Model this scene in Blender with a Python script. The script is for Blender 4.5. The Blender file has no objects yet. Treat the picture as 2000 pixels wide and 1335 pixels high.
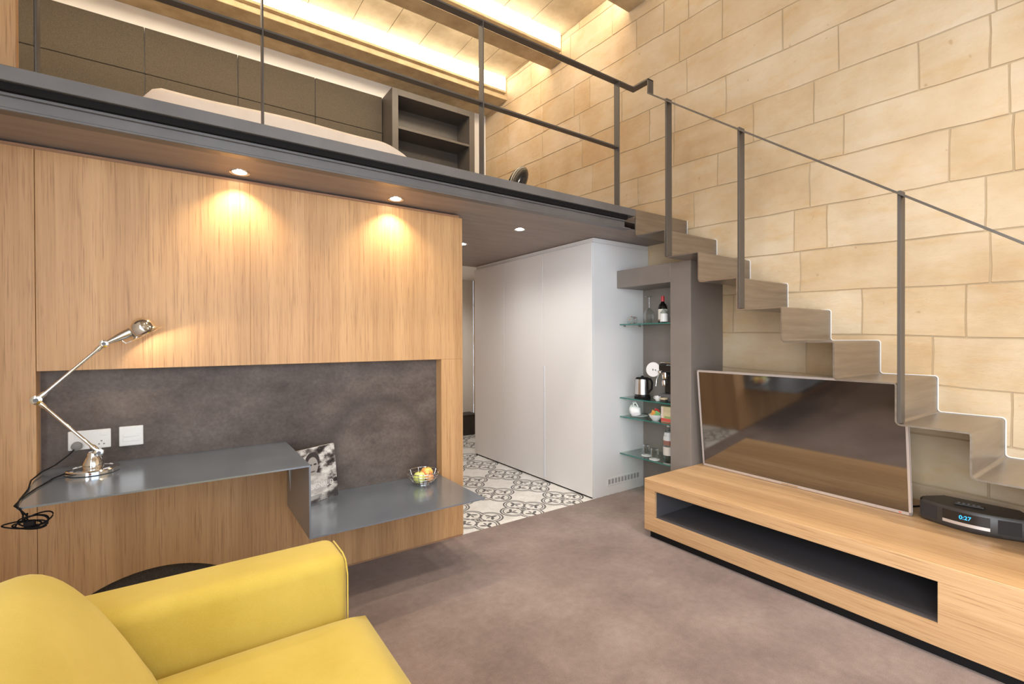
import bpy, bmesh, math, random
from mathutils import Vector, Matrix
random.seed(7)
scene = bpy.context.scene
COL = scene.collection
PI = math.pi

# ------------------------------------------------------------------ camera
YAW, PITCH, ROLL, FPX = math.radians(34.9486), math.radians(-0.32), math.radians(-0.2068), 928.44
CAMZ = 1.34
_f = Vector((math.sin(YAW)*math.cos(PITCH), math.cos(YAW)*math.cos(PITCH), math.sin(PITCH)))
_r = Vector((math.cos(YAW), -math.sin(YAW), 0)); _u = _r.cross(_f)
_r2 = _r*math.cos(ROLL)+_u*math.sin(ROLL); _u2 = -_r*math.sin(ROLL)+_u*math.cos(ROLL)
cam = bpy.data.cameras.new('camera'); cam.sensor_width = 36; cam.lens = FPX/2000*36
cam.clip_start = 0.05; cam.clip_end = 60
camo = bpy.data.objects.new('camera', cam); COL.objects.link(camo)
camo.matrix_world = Matrix(((_r2.x, _u2.x, -_f.x, 0), (_r2.y, _u2.y, -_f.y, 0), (_r2.z, _u2.z, -_f.z, CAMZ), (0, 0, 0, 1)))
scene.camera = camo

# ------------------------------------------------------------------ world, daylight, exposure
scene.view_settings.view_transform = 'Standard'
scene.view_settings.look = 'None'
scene.view_settings.gamma = 1.0
scene.view_settings.use_curve_mapping = False
scene.view_settings.exposure = 0.0
w = bpy.data.worlds.new('sky'); scene.world = w; w.use_nodes = True
w.node_tree.nodes['Background'].inputs[0].default_value = (0.72, 0.84, 1.0, 1)
w.node_tree.nodes['Background'].inputs[1].default_value = 1.6
LED = 6.5           # radiance of the cove strips
SPOT = 20.0         # watts of a soffit downlight
DAY = 82.0         # watts of daylight in the big window behind the camera

def area(name, loc, rot, sx, sy, power, color):
    l = bpy.data.lights.new(name, 'AREA'); l.shape = 'RECTANGLE'; l.size = sx; l.size_y = sy
    l.energy = power; l.color = color
    o = bpy.data.objects.new(name, l); o.location = loc; o.rotation_euler = rot; COL.objects.link(o); return o
def spot(name, loc, direction, power, color, angle, blend=0.5, radius=0.02):
    l = bpy.data.lights.new(name, 'SPOT'); l.energy = power; l.color = color
    l.spot_size = math.radians(angle); l.spot_blend = blend; l.shadow_soft_size = radius
    o = bpy.data.objects.new(name, l); o.location = loc
    o.rotation_euler = Vector(direction).to_track_quat('-Z', 'Y').to_euler(); COL.objects.link(o); return o
area('window_daylight', (1.0, -2.78, 1.7), (math.radians(90), 0, 0), 3.0, 2.9, DAY, (0.72, 0.83, 1.0))
area('side_window_daylight', (-1.52, -.85, 1.7), (math.radians(90), 0, math.radians(-90)), 2.7, 2.9, DAY*3.5, (0.94, 0.95, 1.0))
CEIL = 185.0        # watts of each added top-fill spot over the sitting area

# ------------------------------------------------------------------ measured layout (metres)
YP = 2.8555; XPR = 1.584; XS = -0.508; ZPT = 2.166; ZRT = 1.209; XRR = 1.423; RD = 0.077
ZD1 = 0.768; ZD2 = 0.436; YD = 2.3075; XD0 = -0.4625; XD1 = 0.487
YF = 2.4633; ZF = 2.3394; ZA = 2.2848; ZS = 2.192
XN = 2.890; XW = 3.5415; RUN = 0.2719; RISE = 0.2032
XST = 2.5875; ZST = 0.394; YST = 2.134
XWF = 2.82; YW1 = 2.869; YW2 = 4.798; ZWT = 2.178
XC = 3.118; YC0 = 2.138; ZCT = 1.929; ZCB = 1.78
ZR = 3.28; ZM = 2.786
YB = 5.70; ZC = 4.75; XL = -1.3; YBACK = -2.6; YEND = 6.06

# ------------------------------------------------------------------ helpers
ORG = {}
def org(o): return ORG[o.name]
def empty(name, loc):
    o = bpy.data.objects.new(name, None); COL.objects.link(o); o.location = loc
    o.empty_display_size = 0.05
    ORG[o.name] = Vector(loc); return o
def tag(o, label=None, cat=None, group=None, kind=None):
    if label: o['label'] = label
    if cat: o['category'] = cat
    if group: o['group'] = group
    if kind: o['kind'] = kind
    return o
def thing(name, loc, label, cat, group=None):
    return tag(empty(name, loc), label, cat, group)

class MB:
    def __init__(s): s.bm = bmesh.new()
    def box(s, x0, x1, y0, y1, z0, z1, b=0.0, seg=1, mat=None):
        r = bmesh.ops.create_cube(s.bm, size=1.0)
        vs = r['verts']
        for v in vs:
            v.co = Vector((x0+(v.co.x+.5)*(x1-x0), y0+(v.co.y+.5)*(y1-y0), z0+(v.co.z+.5)*(z1-z0)))
        if mat is not None:
            for v in vs: v.co = mat @ v.co
        if b > 0:
            es = list({e for v in vs for e in v.link_edges})
            bmesh.ops.bevel(s.bm, geom=es, offset=b, segments=seg, affect='EDGES', profile=0.5)
        return s
    def pyd(s, verts, faces):
        vv = [s.bm.verts.new(v) for v in verts]
        for f in faces:
            try: s.bm.faces.new([vv[i] for i in f])
            except ValueError: pass
        return s
    def lathe(s, prof, c, seg=24, axis=(0, 0, 1), cap0=True, cap1=True):
        """prof: (radius, height along axis)"""
        q = Vector((0, 0, 1)).rotation_difference(Vector(axis).normalized())
        rings = []
        for r, h in prof:
            ring = []
            for i in range(seg):
                a = 2*PI*i/seg
                ring.append(s.bm.verts.new(Vector(c)+q @ Vector((r*math.cos(a), r*math.sin(a), h))))
            rings.append(ring)
        for a, b in zip(rings, rings[1:]):
            for i in range(seg):
                s.bm.faces.new((a[i], a[(i+1) % seg], b[(i+1) % seg], b[i]))
        if cap0: s.bm.faces.new(list(reversed(rings[0])))
        if cap1: s.bm.faces.new(rings[-1])
        return s
    def cyl(s, p0, p1, r, seg=12, r1=None):
        p0 = Vector(p0); p1 = Vector(p1); d = p1-p0
        return s.lathe([(r, 0), (r if r1 is None else r1, d.length)], p0, seg, d)
    def tube(s, pts, r, seg=8, closed=False):
        pts = [Vector(p) for p in pts]; n = len(pts); rings = []
        up = Vector((0, 0, 1))
        prevn = None
        for i, p in enumerate(pts):
            if closed: t = pts[(i+1) % n]-pts[i-1]
            else: t = pts[min(i+1, n-1)]-pts[max(i-1, 0)]
            t.normalize()
            nn = (prevn - t*prevn.dot(t)) if prevn is not None else (up.cross(t) if abs(t.z) < .95 else Vector((1, 0, 0)).cross(t))
            if nn.length < 1e-6: nn = Vector((1, 0, 0)).cross(t)
            nn.normalize(); prevn = nn; bb = t.cross(nn)
            rings.append([s.bm.verts.new(p+(nn*math.cos(2*PI*k/seg)+bb*math.sin(2*PI*k/seg))*r) for k in range(seg)])
        m = n if closed else n-1
        for i in range(m):
            a = rings[i]; b = rings[(i+1) % n]
            for k in range(seg):
                s.bm.faces.new((a[k], a[(k+1) % seg], b[(k+1) % seg], b[k]))
        if not closed:
            s.bm.faces.new(list(reversed(rings[0]))); s.bm.faces.new(rings[-1])
        return s
    def prism(s, poly, d):
        """poly: list of 3-D points (planar), extruded by vector d"""
        a = [s.bm.verts.new(p) for p in poly]; b = [s.bm.verts.new(Vector(p)+Vector(d)) for p in poly]
        s.bm.faces.new(a); s.bm.faces.new(list(reversed(b)))
        n = len(a)
        for i in range(n): s.bm.faces.new((a[(i+1) % n], a[i], b[i], b[(i+1) % n]))
        return s
    def ball(s, c, r, u=16, v=10, scale=(1, 1, 1), mat=None):
        rr = bmesh.ops.create_uvsphere(s.bm, u_segments=u, v_segments=v, radius=r)
        for x in rr['verts']:
            p = Vector((x.co.x*scale[0], x.co.y*scale[1], x.co.z*scale[2]))
            if mat is not None: p = mat @ p
            x.co = p+Vector(c)
        return s
    def build(s, name, mat, parent=None, origin=None, smooth=None, sub=0):
        bmesh.ops.recalc_face_normals(s.bm, faces=s.bm.faces)
        me = bpy.data.meshes.new(name)
        if parent is not None: o0 = org(parent)
        elif origin is not None: o0 = Vector(origin)
        else:
            xs = [v.co for v in s.bm.verts]
            o0 = Vector(((min(v.x for v in xs)+max(v.x for v in xs))/2, (min(v.y for v in xs)+max(v.y for v in xs))/2, min(v.z for v in xs)))
        for v in s.bm.verts: v.co -= o0
        s.bm.to_mesh(me); s.bm.free()
        if smooth is not None:
            for p in me.polygons: p.use_smooth = True
            me.set_sharp_from_angle(angle=math.radians(smooth))
        me.materials.append(mat)
        o = bpy.data.objects.new(name, me); COL.objects.link(o)
        ORG[o.name] = o0
        if parent is not None: o.parent = parent
        else: o.location = o0
        if sub:
            m = o.modifiers.new('smooth', 'SUBSURF'); m.levels = sub; m.render_levels = sub
        return o
def struct(name, mb, mat, parent=None, **k):
    o = mb.build(name, mat, parent, **k)
    if parent is None: o['kind'] = 'structure'
    return o
def box(name, mat, parent, x0, x1, y0, y1, z0, z1, b=0.002, seg=1, **k):
    return MB().box(x0, x1, y0, y1, z0, z1, b, seg).build(name, mat, parent, **k)
def text_mesh(name, body, size, mat, parent, o, ux, uy, uz, depth=0.0006, width=None):
    c = bpy.data.curves.new(name, 'FONT'); c.body = body; c.size = size; c.align_x = 'CENTER'; c.align_y = 'CENTER'; c.extrude = depth
    t = bpy.data.objects.new(name+'_tmp', c); COL.objects.link(t)
    bpy.context.view_layer.update()
    me = bpy.data.meshes.new_from_object(t.evaluated_get(bpy.context.evaluated_depsgraph_get()))
    bpy.data.objects.remove(t); bpy.data.curves.remove(c)
    sc = 1.0
    if width:
        xs = [v.co.x for v in me.vertices]; sc = width/(max(xs)-min(xs))
    o0 = org(parent)
    for v in me.vertices:
        v.co = Vector(o)+Vector(ux)*v.co.x*sc+Vector(uy)*v.co.y+Vector(uz)*v.co.z-o0
    me.materials.clear(); me.materials.append(mat)
    ob = bpy.data.objects.new(name, me); COL.objects.link(ob); ob.parent = parent; ORG[ob.name] = o0
    return ob

# ------------------------------------------------------------------ materials
def newmat(name):
    m = bpy.data.materials.new(name); m.use_nodes = True
    nt = m.node_tree; return m, nt, nt.nodes['Principled BSDF']
def N(nt, t, **k):
    n = nt.nodes.new(t)
    for a, b in k.items(): setattr(n, a, b)
    return n
def setv(n, **k):
    for a, b in k.items():
        n.inputs[a.replace('_', ' ')].default_value = b
def plain(name, col, rough=0.5, metal=0.0, spec=0.5, ior=None, trans=0.0, emis=None, es=0.0, coat=0.0, sheen=0.0):
    m, nt, p = newmat(name)
    p.inputs['Base Color'].default_value = (*col, 1); p.inputs['Roughness'].default_value = rough
    p.inputs['Metallic'].default_value = metal; p.inputs['Specular IOR Level'].default_value = spec
    if ior: p.inputs['IOR'].default_value = ior
    p.inputs['Transmission Weight'].default_value = trans
    if emis: p.inputs['Emission Color'].default_value = (*emis, 1); p.inputs['Emission Strength'].default_value = es
    p.inputs['Coat Weight'].default_value = coat
    p.inputs['Sheen Weight'].default_value = sheen
    return m
def coords(nt, scale, kind='Object', loc=(0, 0, 0)):
    tc = N(nt, 'ShaderNodeTexCoord'); mp = N(nt, 'ShaderNodeMapping')
    mp.inputs['Scale'].default_value = scale; mp.inputs['Location'].default_value = loc
    nt.links.new(tc.outputs[kind], mp.inputs['Vector']); return mp.outputs['Vector']
def worldco(nt, scale=(1, 1, 1)):
    g = N(nt, 'ShaderNodeNewGeometry'); mp = N(nt, 'ShaderNodeMapping'); mp.inputs['Scale'].default_value = scale
    nt.links.new(g.outputs['Position'], mp.inputs['Vector']); return mp.outputs['Vector']
def noise(nt, vec, scale=1.0, detail=4.0, rough=0.55):
    n = N(nt, 'ShaderNodeTexNoise'); n.inputs['Scale'].default_value = scale
    n.inputs['Detail'].default_value = detail; n.inputs['Roughness'].default_value = rough
    nt.links.new(vec, n.inputs['Vector']); return n.outputs['Fac']
def ramp(nt, fac, stops):
    r = N(nt, 'ShaderNodeValToRGB'); e = r.color_ramp.elements
    while len(e) < len(stops): e.new(0.5)
    for el, (p, c) in zip(e, stops): el.position = p; el.color = (*c, 1)
    nt.links.new(fac, r.inputs['Fac']); return r.outputs['Color']
def math_(nt, op, a, b=None, c=None, clamp=False):
    n = N(nt, 'ShaderNodeMath', operation=op); n.use_clamp = clamp
    for i, x in enumerate((a, b, c)):
        if x is None: continue
        if isinstance(x, (int, float)): n.inputs[i].default_value = x
        else: nt.links.new(x, n.inputs[i])
    return n.outputs[0]
def mixc(nt, fac, a, b, blend='MIX'):
    n = N(nt, 'ShaderNodeMix', data_type='RGBA', blend_type=blend)
    for i, x in ((0, fac), (6, a), (7, b)):
        if isinstance(x, (int, float)): n.inputs[i].default_value = x
        elif isinstance(x, tuple): n.inputs[i].default_value = (*x, 1)
        else: nt.links.new(x, n.inputs[i])
    return n.outputs[2]
def bump(nt, p, h, strength=0.2, dist=0.005):
    b = N(nt, 'ShaderNodeBump'); b.inputs['Strength'].default_value = strength; b.inputs['Distance'].default_value = dist
    nt.links.new(h, b.inputs['Height']); nt.links.new(b.outputs['Normal'], p.inputs['Normal'])

def oak(name, grain, light, mid, dark, rough=0.42):
    """grain: axis letter along which the veneer grain runs"""
    m, nt, p = newmat(name)
    def sc(a, l): return tuple(l if ax == grain else a for ax in 'xyz')
    v1 = worldco(nt, sc(95, 1.6)); n1 = noise(nt, v1, 1.0, 6, 0.65)
    v2 = worldco(nt, sc(14, .55)); n2 = noise(nt, v2, 1.0, 3, 0.5)
    v3 = worldco(nt, sc(260, 5)); n3 = noise(nt, v3, 1.0, 2, 0.6)
    f = math_(nt, 'ADD', math_(nt, 'MULTIPLY', n1, .55), math_(nt, 'MULTIPLY', n2, .45))
    c = ramp(nt, f, [(.34, dark), (.47, mid), (.62, light)])
    pores = ramp(nt, n3, [(.30, (.62, .55, .5)), (.44, (1, 1, 1))])
    c = mixc(nt, .8, c, pores, 'MULTIPLY')
    v4 = worldco(nt, sc(5.5, .02)); n4 = noise(nt, v4, 1.0, 1, .4)
    tint = ramp(nt, n4, [(.35, (.90, .86, .82)), (.65, (1.05, 1.03, 1.0))])
    c = mixc(nt, 1.0, c, tint, 'MULTIPLY')
    nt.links.new(c, p.inputs['Base Color']); p.inputs['Roughness'].default_value = rough
    bump(nt, p, n1, .08, .002)
    return m
OAKZ = oak('oak_veneer_vertical', 'z', (.67, .405, .20), (.60, .35, .162), (.50, .275, .122))
OAKY = oak('oak_veneer_lengthwise', 'y', (.66, .43, .235), (.59, .37, .19), (.50, .295, .145))
OAKX = oak('oak_veneer_edge', 'x', (.52, .29, .17), (.44, .24, .13), (.36, .18, .10))

def stone_mat():
    m, nt, p = newmat('globigerina_limestone')
    oi = N(nt, 'ShaderNodeObjectInfo')
    v = worldco(nt, (1, 1, 1)); n1 = noise(nt, v, 2.3, 5, .6)
    v2 = worldco(nt, (1, 2.2, 6)); n2 = noise(nt, v2, 2.0, 5, .6)
    n3 = noise(nt, v, 38, 4, .6)
    c = ramp(nt, n1, [(.30, (.49, .355, .215)), (.48, (.545, .418, .272)), (.66, (.595, .48, .338))])
    st = ramp(nt, n2, [(.53, (0, 0, 0)), (.74, (1, 1, 1))])
    c = mixc(nt, math_(nt, 'MULTIPLY', st, .5), c, (.53, .335, .15))
    pale = ramp(nt, noise(nt, worldco(nt, (1, 1.4, 5)), 1.3, 3, .5), [(.5, (0, 0, 0)), (.72, (1, 1, 1))])
    c = mixc(nt, math_(nt, 'MULTIPLY', pale, .35), c, (.64, .555, .44))
    t = ramp(nt, oi.outputs['Random'], [(0, (.95, .86, .74)), (.2, (.97, .93, .87)), (.7, (1.02, 1.01, .99)), (1, (1.04, 1.03, 1.04))])
    c = mixc(nt, 1.0, c, t, 'MULTIPLY')
    pits = ramp(nt, noise(nt, v, 21, 2, .5), [(.20, (.72, .62, .50)), (.27, (1, 1, 1))])
    c = mixc(nt, .6, c, pits, 'MULTIPLY')
    nt.links.new(c, p.inputs['Base Color']); p.inputs['Roughness'].default_value = .9
    p.inputs['Specular IOR Level'].default_value = .2
    h = math_(nt, 'ADD', math_(nt, 'MULTIPLY', n2, .8), math_(nt, 'MULTIPLY', n3, .25))
    bump(nt, p, h, .55, .018)
    return m
STONE = stone_mat()
MORTAR = plain('lime_mortar', (.46, .355, .225), .95, spec=.1)

def noisy(name, c0, c1, scale, rough=.6, metal=0.0, bstr=0.0, bscale=None, detail=5, spec=.5, sheen=0, stretch=(1, 1, 1), bd=.004, rv=0.0):
    m, nt, p = newmat(name)
    n1 = noise(nt, worldco(nt, stretch), scale, detail, .6)
    c = ramp(nt, n1, [(.3, c0), (.7, c1)])
    nt.links.new(c, p.inputs['Base Color']); p.inputs['Roughness'].default_value = rough
    p.inputs['Metallic'].default_value = metal; p.inputs['Specular IOR Level'].default_value = spec
    p.inputs['Sheen Weight'].default_value = sheen
    if rv:
        nt.links.new(math_(nt, 'ADD', rough-rv/2, math_(nt, 'MULTIPLY', n1, rv)), p.inputs['Roughness'])
    if bstr: bump(nt, p, noise(nt, worldco(nt), bscale or scale*10, 3, .6), bstr, bd)
    return m
def carpet_mat():
    m, nt, p = newmat('loop_pile_carpet')
    v = worldco(nt); big = noise(nt, v, 2.2, 4, .6); fine = noise(nt, v, 260, 2, .7); mid = noise(nt, v, 26, 4, .65)
    f = math_(nt, 'ADD', math_(nt, 'MULTIPLY', big, .5), math_(nt, 'ADD', math_(nt, 'MULTIPLY', fine, .3), math_(nt, 'MULTIPLY', mid, .2)))
    c = ramp(nt, f, [(.38, (.160, .110, .093)), (.51, (.240, .172, .147)), (.64, (.325, .246, .214))])
    nt.links.new(c, p.inputs['Base Color']); p.inputs['Roughness'].default_value = .95
    p.inputs['Specular IOR Level'].default_value = .1; p.inputs['Sheen Weight'].default_value = .25
    bump(nt, p, fine, .5, .004)
    return m
CARPET = carpet_mat()
def backing_mat():
    """dark trowelled wall finish in the desk recess with one sweeping arc"""
    m, nt, p = newmat('dark_trowelled_plaster')
    v = worldco(nt); n1 = noise(nt, worldco(nt, (1, 1, 1.8)), 3.2, 6, .62); n2 = noise(nt, v, 55, 4, .7)
    g = N(nt, 'ShaderNodeNewGeometry'); s = N(nt, 'ShaderNodeSeparateXYZ'); nt.links.new(g.outputs['Position'], s.inputs[0])
    dx = math_(nt, 'SUBTRACT', s.outputs[0], 1.03); dz = math_(nt, 'SUBTRACT', s.outputs[2], .66)
    d = math_(nt, 'SQRT', math_(nt, 'ADD', math_(nt, 'MULTIPLY', dx, dx), math_(nt, 'MULTIPLY', dz, dz)))
    d = math_(nt, 'ADD', d, math_(nt, 'MULTIPLY', math_(nt, 'SUBTRACT', n1, .5), .10))
    ring = math_(nt, 'SUBTRACT', 1.0, math_(nt, 'MULTIPLY', math_(nt, 'ABSOLUTE', math_(nt, 'SUBTRACT', d, .31)), 16), clamp=True)
    f = math_(nt, 'ADD', math_(nt, 'MULTIPLY', n1, .7), math_(nt, 'MULTIPLY', n2, .3))
    c = ramp(nt, f, [(.32, (.060, .043, .035)), (.5, (.115, .087, .073)), (.68, (.19, .150, .128))])
    c = mixc(nt, math_(nt, 'MULTIPLY', ring, .55), c, (.055, .042, .037))
    nt.links.new(c, p.inputs['Base Color']); p.inputs['Roughness'].default_value = .5
    p.inputs['Specular IOR Level'].default_value = .4
    bump(nt, p, f, .25, .006)
    return m
PLASTER_DARK = backing_mat()
def tile_mat():
    m, nt, p = newmat('patterned_cement_tile')
    PX, PY, X0, Y0 = .41, .44, 2.22, 3.03
    g = N(nt, 'ShaderNodeNewGeometry'); s = N(nt, 'ShaderNodeSeparateXYZ'); nt.links.new(g.outputs['Position'], s.inputs[0])
    def fold(o, off, per):
        a = math_(nt, 'FRACT', math_(nt, 'ADD', math_(nt, 'DIVIDE', math_(nt, 'SUBTRACT', o, off), per), .5+20))
        return math_(nt, 'ABSOLUTE', math_(nt, 'MULTIPLY', math_(nt, 'SUBTRACT', a, .5), .42))
    u = fold(s.outputs[0], X0, PX); w_ = fold(s.outputs[1], Y0, PY)
    a = math_(nt, 'MAXIMUM', u, w_); b = math_(nt, 'MINIMUM', u, w_)
    def dist(cx, cy, sx=1.0, sy=1.0, rot=0.0):
        x = math_(nt, 'SUBTRACT', a, cx); y = math_(nt, 'SUBTRACT', b, cy)
        if rot:
            cr, sr = math.cos(rot), math.sin(rot)
            x, y = (math_(nt, 'ADD', math_(nt, 'MULTIPLY', x, cr), math_(nt, 'MULTIPLY', y, sr)),
                    math_(nt, 'SUBTRACT', math_(nt, 'MULTIPLY', y, cr), math_(nt, 'MULTIPLY', x, sr)))
        x = math_(nt, 'MULTIPLY', x, 1/sx); y = math_(nt, 'MULTIPLY', y, 1/sy)
        return math_(nt, 'SQRT', math_(nt, 'ADD', math_(nt, 'MULTIPLY', x, x), math_(nt, 'MULTIPLY', y, y)))
    def ring(d, r, t): return math_(nt, 'LESS_THAN', math_(nt, 'ABSOLUTE', math_(nt, 'SUBTRACT', d, r)), t)
    def disc(d, r=1.0): return math_(nt, 'LESS_THAN', d, r)
    dl = dist(.105, 0)
    parts = [ring(dl, .074, .0048), ring(dl, .094, .0068),
             disc(dist(.137, 0, .028, .013)), disc(dist(.106, .028, .027, .012, 2.2)), disc(dist(.086, 0, .018, .008)),
             disc(dist(.032, .032), .014), disc(dist(.062, .056, .017, .007, .78))]
    k = parts[0]
    for q in parts[1:]: k = math_(nt, 'MAXIMUM', k, q)
    n = noise(nt, worldco(nt), 60, 4, .6); n2 = noise(nt, worldco(nt), 9, 3, .6)
    basec = ramp(nt, math_(nt, 'ADD', math_(nt, 'MULTIPLY', n, .5), math_(nt, 'MULTIPLY', n2, .5)), [(.38, (.72, .69, .64)), (.62, (.88, .86, .83))])
    c = mixc(nt, math_(nt, 'MULTIPLY', k, .92), basec, (.06, .055, .053))
    nt.links.new(c, p.inputs['Base Color']); p.inputs['Roughness'].default_value = .35
    return m
TILE = tile_mat()
GROUT = plain('tile_grout', (.55, .52, .47), .9)
STEEL = noisy('satin_raw_steel', (.30, .265, .235), (.40, .355, .315), 9, .34, .85, stretch=(.3, 1, 5), rv=.1)
DARKSTEEL = noisy('brown_lacquered_steel', (.148, .140, .138), (.182, .173, .170), 5, .42, .35, spec=.5)
RAILSTEEL = plain('dark_rail_steel', (.105, .090, .077), .40, .35)
SOFFIT = noisy('taupe_soffit_board', (.26, .215, .19), (.32, .27, .24), 6, .55, stretch=(.4, 3, 1))
DESKSTEEL = noisy('blackened_steel_sheet', (.25, .295, .365), (.32, .37, .44), 4, .19, .65, stretch=(1, 1, 1), rv=.12)
WHITE = plain('white_lacquer', (.79, .78, .77), .42)
WHITEWALL = noisy('white_wall_paint', (.76, .73, .69), (.80, .77, .73), 3, .8, bstr=.05, bscale=80)
GREYBOX = noisy('dark_taupe_lacquer', (.215, .183, .160), (.245, .21, .185), 4, .45)
FELT = noisy('dark_felt', (.062, .051, .038), (.115, .096, .073), 160, .95, bstr=.3, bscale=300, spec=.1, sheen=.2)
CONCRETE = noisy('old_stone_slab', (.33, .26, .165), (.52, .43, .30), 3.0, .9, bstr=.3, bscale=24, spec=.2, bd=.01)
BEAMMAT = noisy('rendered_beam', (.40, .29, .165), (.55, .42, .255), 6, .9, bstr=.25, bscale=30, spec=.2)
LEDMAT = plain('led_diffuser', (.9, .85, .75), .6, emis=(1.0, .87, .68), es=LED)
REARFILL = plain('added_rear_fill_glow', (.9, .85, .75), .6, emis=(1.0, .86, .66), es=LED*2.7)  # glow of the unseen fill strips added behind the beams
LEDDIM = plain('led_diffuser_dimmed', (.9, .85, .75), .6, emis=(1.0, .84, .60), es=LED*.12)
LINING = plain('dark_niche_lining', (.095, .086, .090), .5)
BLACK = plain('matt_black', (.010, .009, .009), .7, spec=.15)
BLACKGLOSS = plain('gloss_black_plastic', (.015, .014, .014), .18)
RADIOCASE = plain('graphite_radio_case', (.040, .034, .031), .42)
CHROME = plain('polished_chrome', (.86, .85, .84), .07, 1.0)
BRUSHED = plain('brushed_steel', (.62, .60, .58), .26, 1.0)
SILVER = plain('silver_bezel', (.72, .67, .65), .35, .6)
GLASS = plain('clear_glass', (1, 1, 1), .0, ior=1.45, trans=1.0)
def thin_glass(name, tint, refl):
    m = bpy.data.materials.new(name); m.use_nodes = True; nt = m.node_tree
    nt.nodes.clear(); o = N(nt, 'ShaderNodeOutputMaterial'); t = N(nt, 'ShaderNodeBsdfTransparent'); g = N(nt, 'ShaderNodeBsdfGlossy')
    t.inputs[0].default_value = (*tint, 1); g.inputs['Roughness'].default_value = .02
    lw = N(nt, 'ShaderNodeLayerWeight'); lw.inputs[0].default_value = refl; mx = N(nt, 'ShaderNodeMixShader')
    nt.links.new(lw.outputs['Facing'], mx.inputs[0]); nt.links.new(t.outputs[0], mx.inputs[1]); nt.links.new(g.outputs[0], mx.inputs[2])
    nt.links.new(mx.outputs[0], o.inputs[0]); return m
THIN = thin_glass('thin_clear_glass', (.93, .96, .95), .42)
SHELFGLASS = thin_glass('green_tinted_shelf_glass', (.66, .86, .80), .30)
SHELFEDGE = plain('cut_glass_edge', (.02, .16, .14), .1, spec=.8)
PANE = thin_glass('window_pane', (.96, .98, .98), .15)
SCREEN = plain('tv_screen_glass', (.014, .010, .008), .06, ior=3.2)
def yellow():
    m, nt, p = newmat('mustard_cotton_velvet')
    n = noise(nt, worldco(nt), 4, 4, .6); f = noise(nt, worldco(nt), 420, 2, .6)
    c = ramp(nt, math_(nt, 'ADD', math_(nt, 'MULTIPLY', n, .7), math_(nt, 'MULTIPLY', f, .3)), [(.35, (.475, .340, .052)), (.65, (.565, .42, .090))])
    nt.links.new(c, p.inputs['Base Color']); p.inputs['Roughness'].default_value = .85
    p.inputs['Sheen Weight'].default_value = .35; p.inputs['Sheen Tint'].default_value = (1, .9, .5, 1); p.inputs['Specular IOR Level'].default_value = .2
    bump(nt, p, f, .12, .001); return m
YELLOW = yellow()
LINEN = noisy('white_bed_linen', (.80, .74, .69), (.86, .80, .75), 8, .85, bstr=.1, bscale=60)
PLASTICW = plain('white_plastic', (.82, .81, .80), .35)
PORC = plain('white_porcelain', (.84, .83, .82), .2)
GREYP = plain('grey_socket_detail', (.16, .16, .17), .5)
PAPER = plain('book_page_edge', (.75, .72, .67), .8)

# ================================================================== SETTING
# floor: carpet and hall tiles
struct('floor', MB().box(XL, XW, YBACK, YP+.012, -.06, 0.0), CARPET)
tf = struct('floor_hall', MB().box(XPR-.1, XW, YP+.012, YEND, -.06, -.004), GROUT)
tile_me = None
nx0, nx1 = -4, 7
for i in range(-4, 7):
    for j in range(0, 15):
        x = 2.22+i*.205; y = 3.03-.22+j*.22
        x0, x1 = max(x+.0006, XPR), min(x+.205-.0006, 3.53); y0, y1 = max(y+.0006, YP+.014), min(y+.22-.0006, YEND)
        if x1-x0 < .02 or y1-y0 < .02: continue
        MB().box(x0, x1, y0, y1, -.0045, .0, .0008).build('tile', TILE, tf)

# stone wall on the right, block by block
ZL = [4.86, 4.58, 4.28, 4.00, 3.674, 3.379, 3.08, 2.79, 2.527, 2.223, 1.93, 1.65, 1.36, 1.08, .79, .50, .21, -.10]
JO = [[3.31, 4.512], [4.086, 4.353], [4.452, 4.321], [2.697, 4.209], [3.003, 4.184], [2.444, 4.133], [3.871, 3.956], [3.629, 3.938], [2.534, 3.883],
      [2.141, 3.868], [5.133, 3.835], [4.427, 3.723], [2.463, 3.593], [1.682, 3.55], [3.744, 3.41], [2.854, 3.32], [2.587, 3.277], [2.111, 3.257],
      [1.33, 3.225], [3.594, 3.08], [1.893, 3.038], [2.595, 3.007], [1.478, 2.937], [0.918, 2.906], [0.62, 2.899], [2.99, 2.753], [1.3, 2.628],
      [0.782, 2.369], [0.533, 2.33], [1.604, 2.125], [0.637, 2.103], [1.398, 2.085], [1.565, 1.809], [1.198, 1.501], [0.711, 1.46], [0.853, 1.238]]
def tilt(y): return .035*(y-1.2)
wr = struct('wall_right', MB().box(XW+.0075, XW+.25, YBACK, YEND, -.06, ZC+.12), MORTAR)
rs = random.Random(3)
def wob(y, z, s): return s*(math.sin(y*9.1+z*17.3)+.6*math.sin(y*23.7-z*5.1)+.5*math.sin(z*31+y*3.3))/2.1
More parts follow.
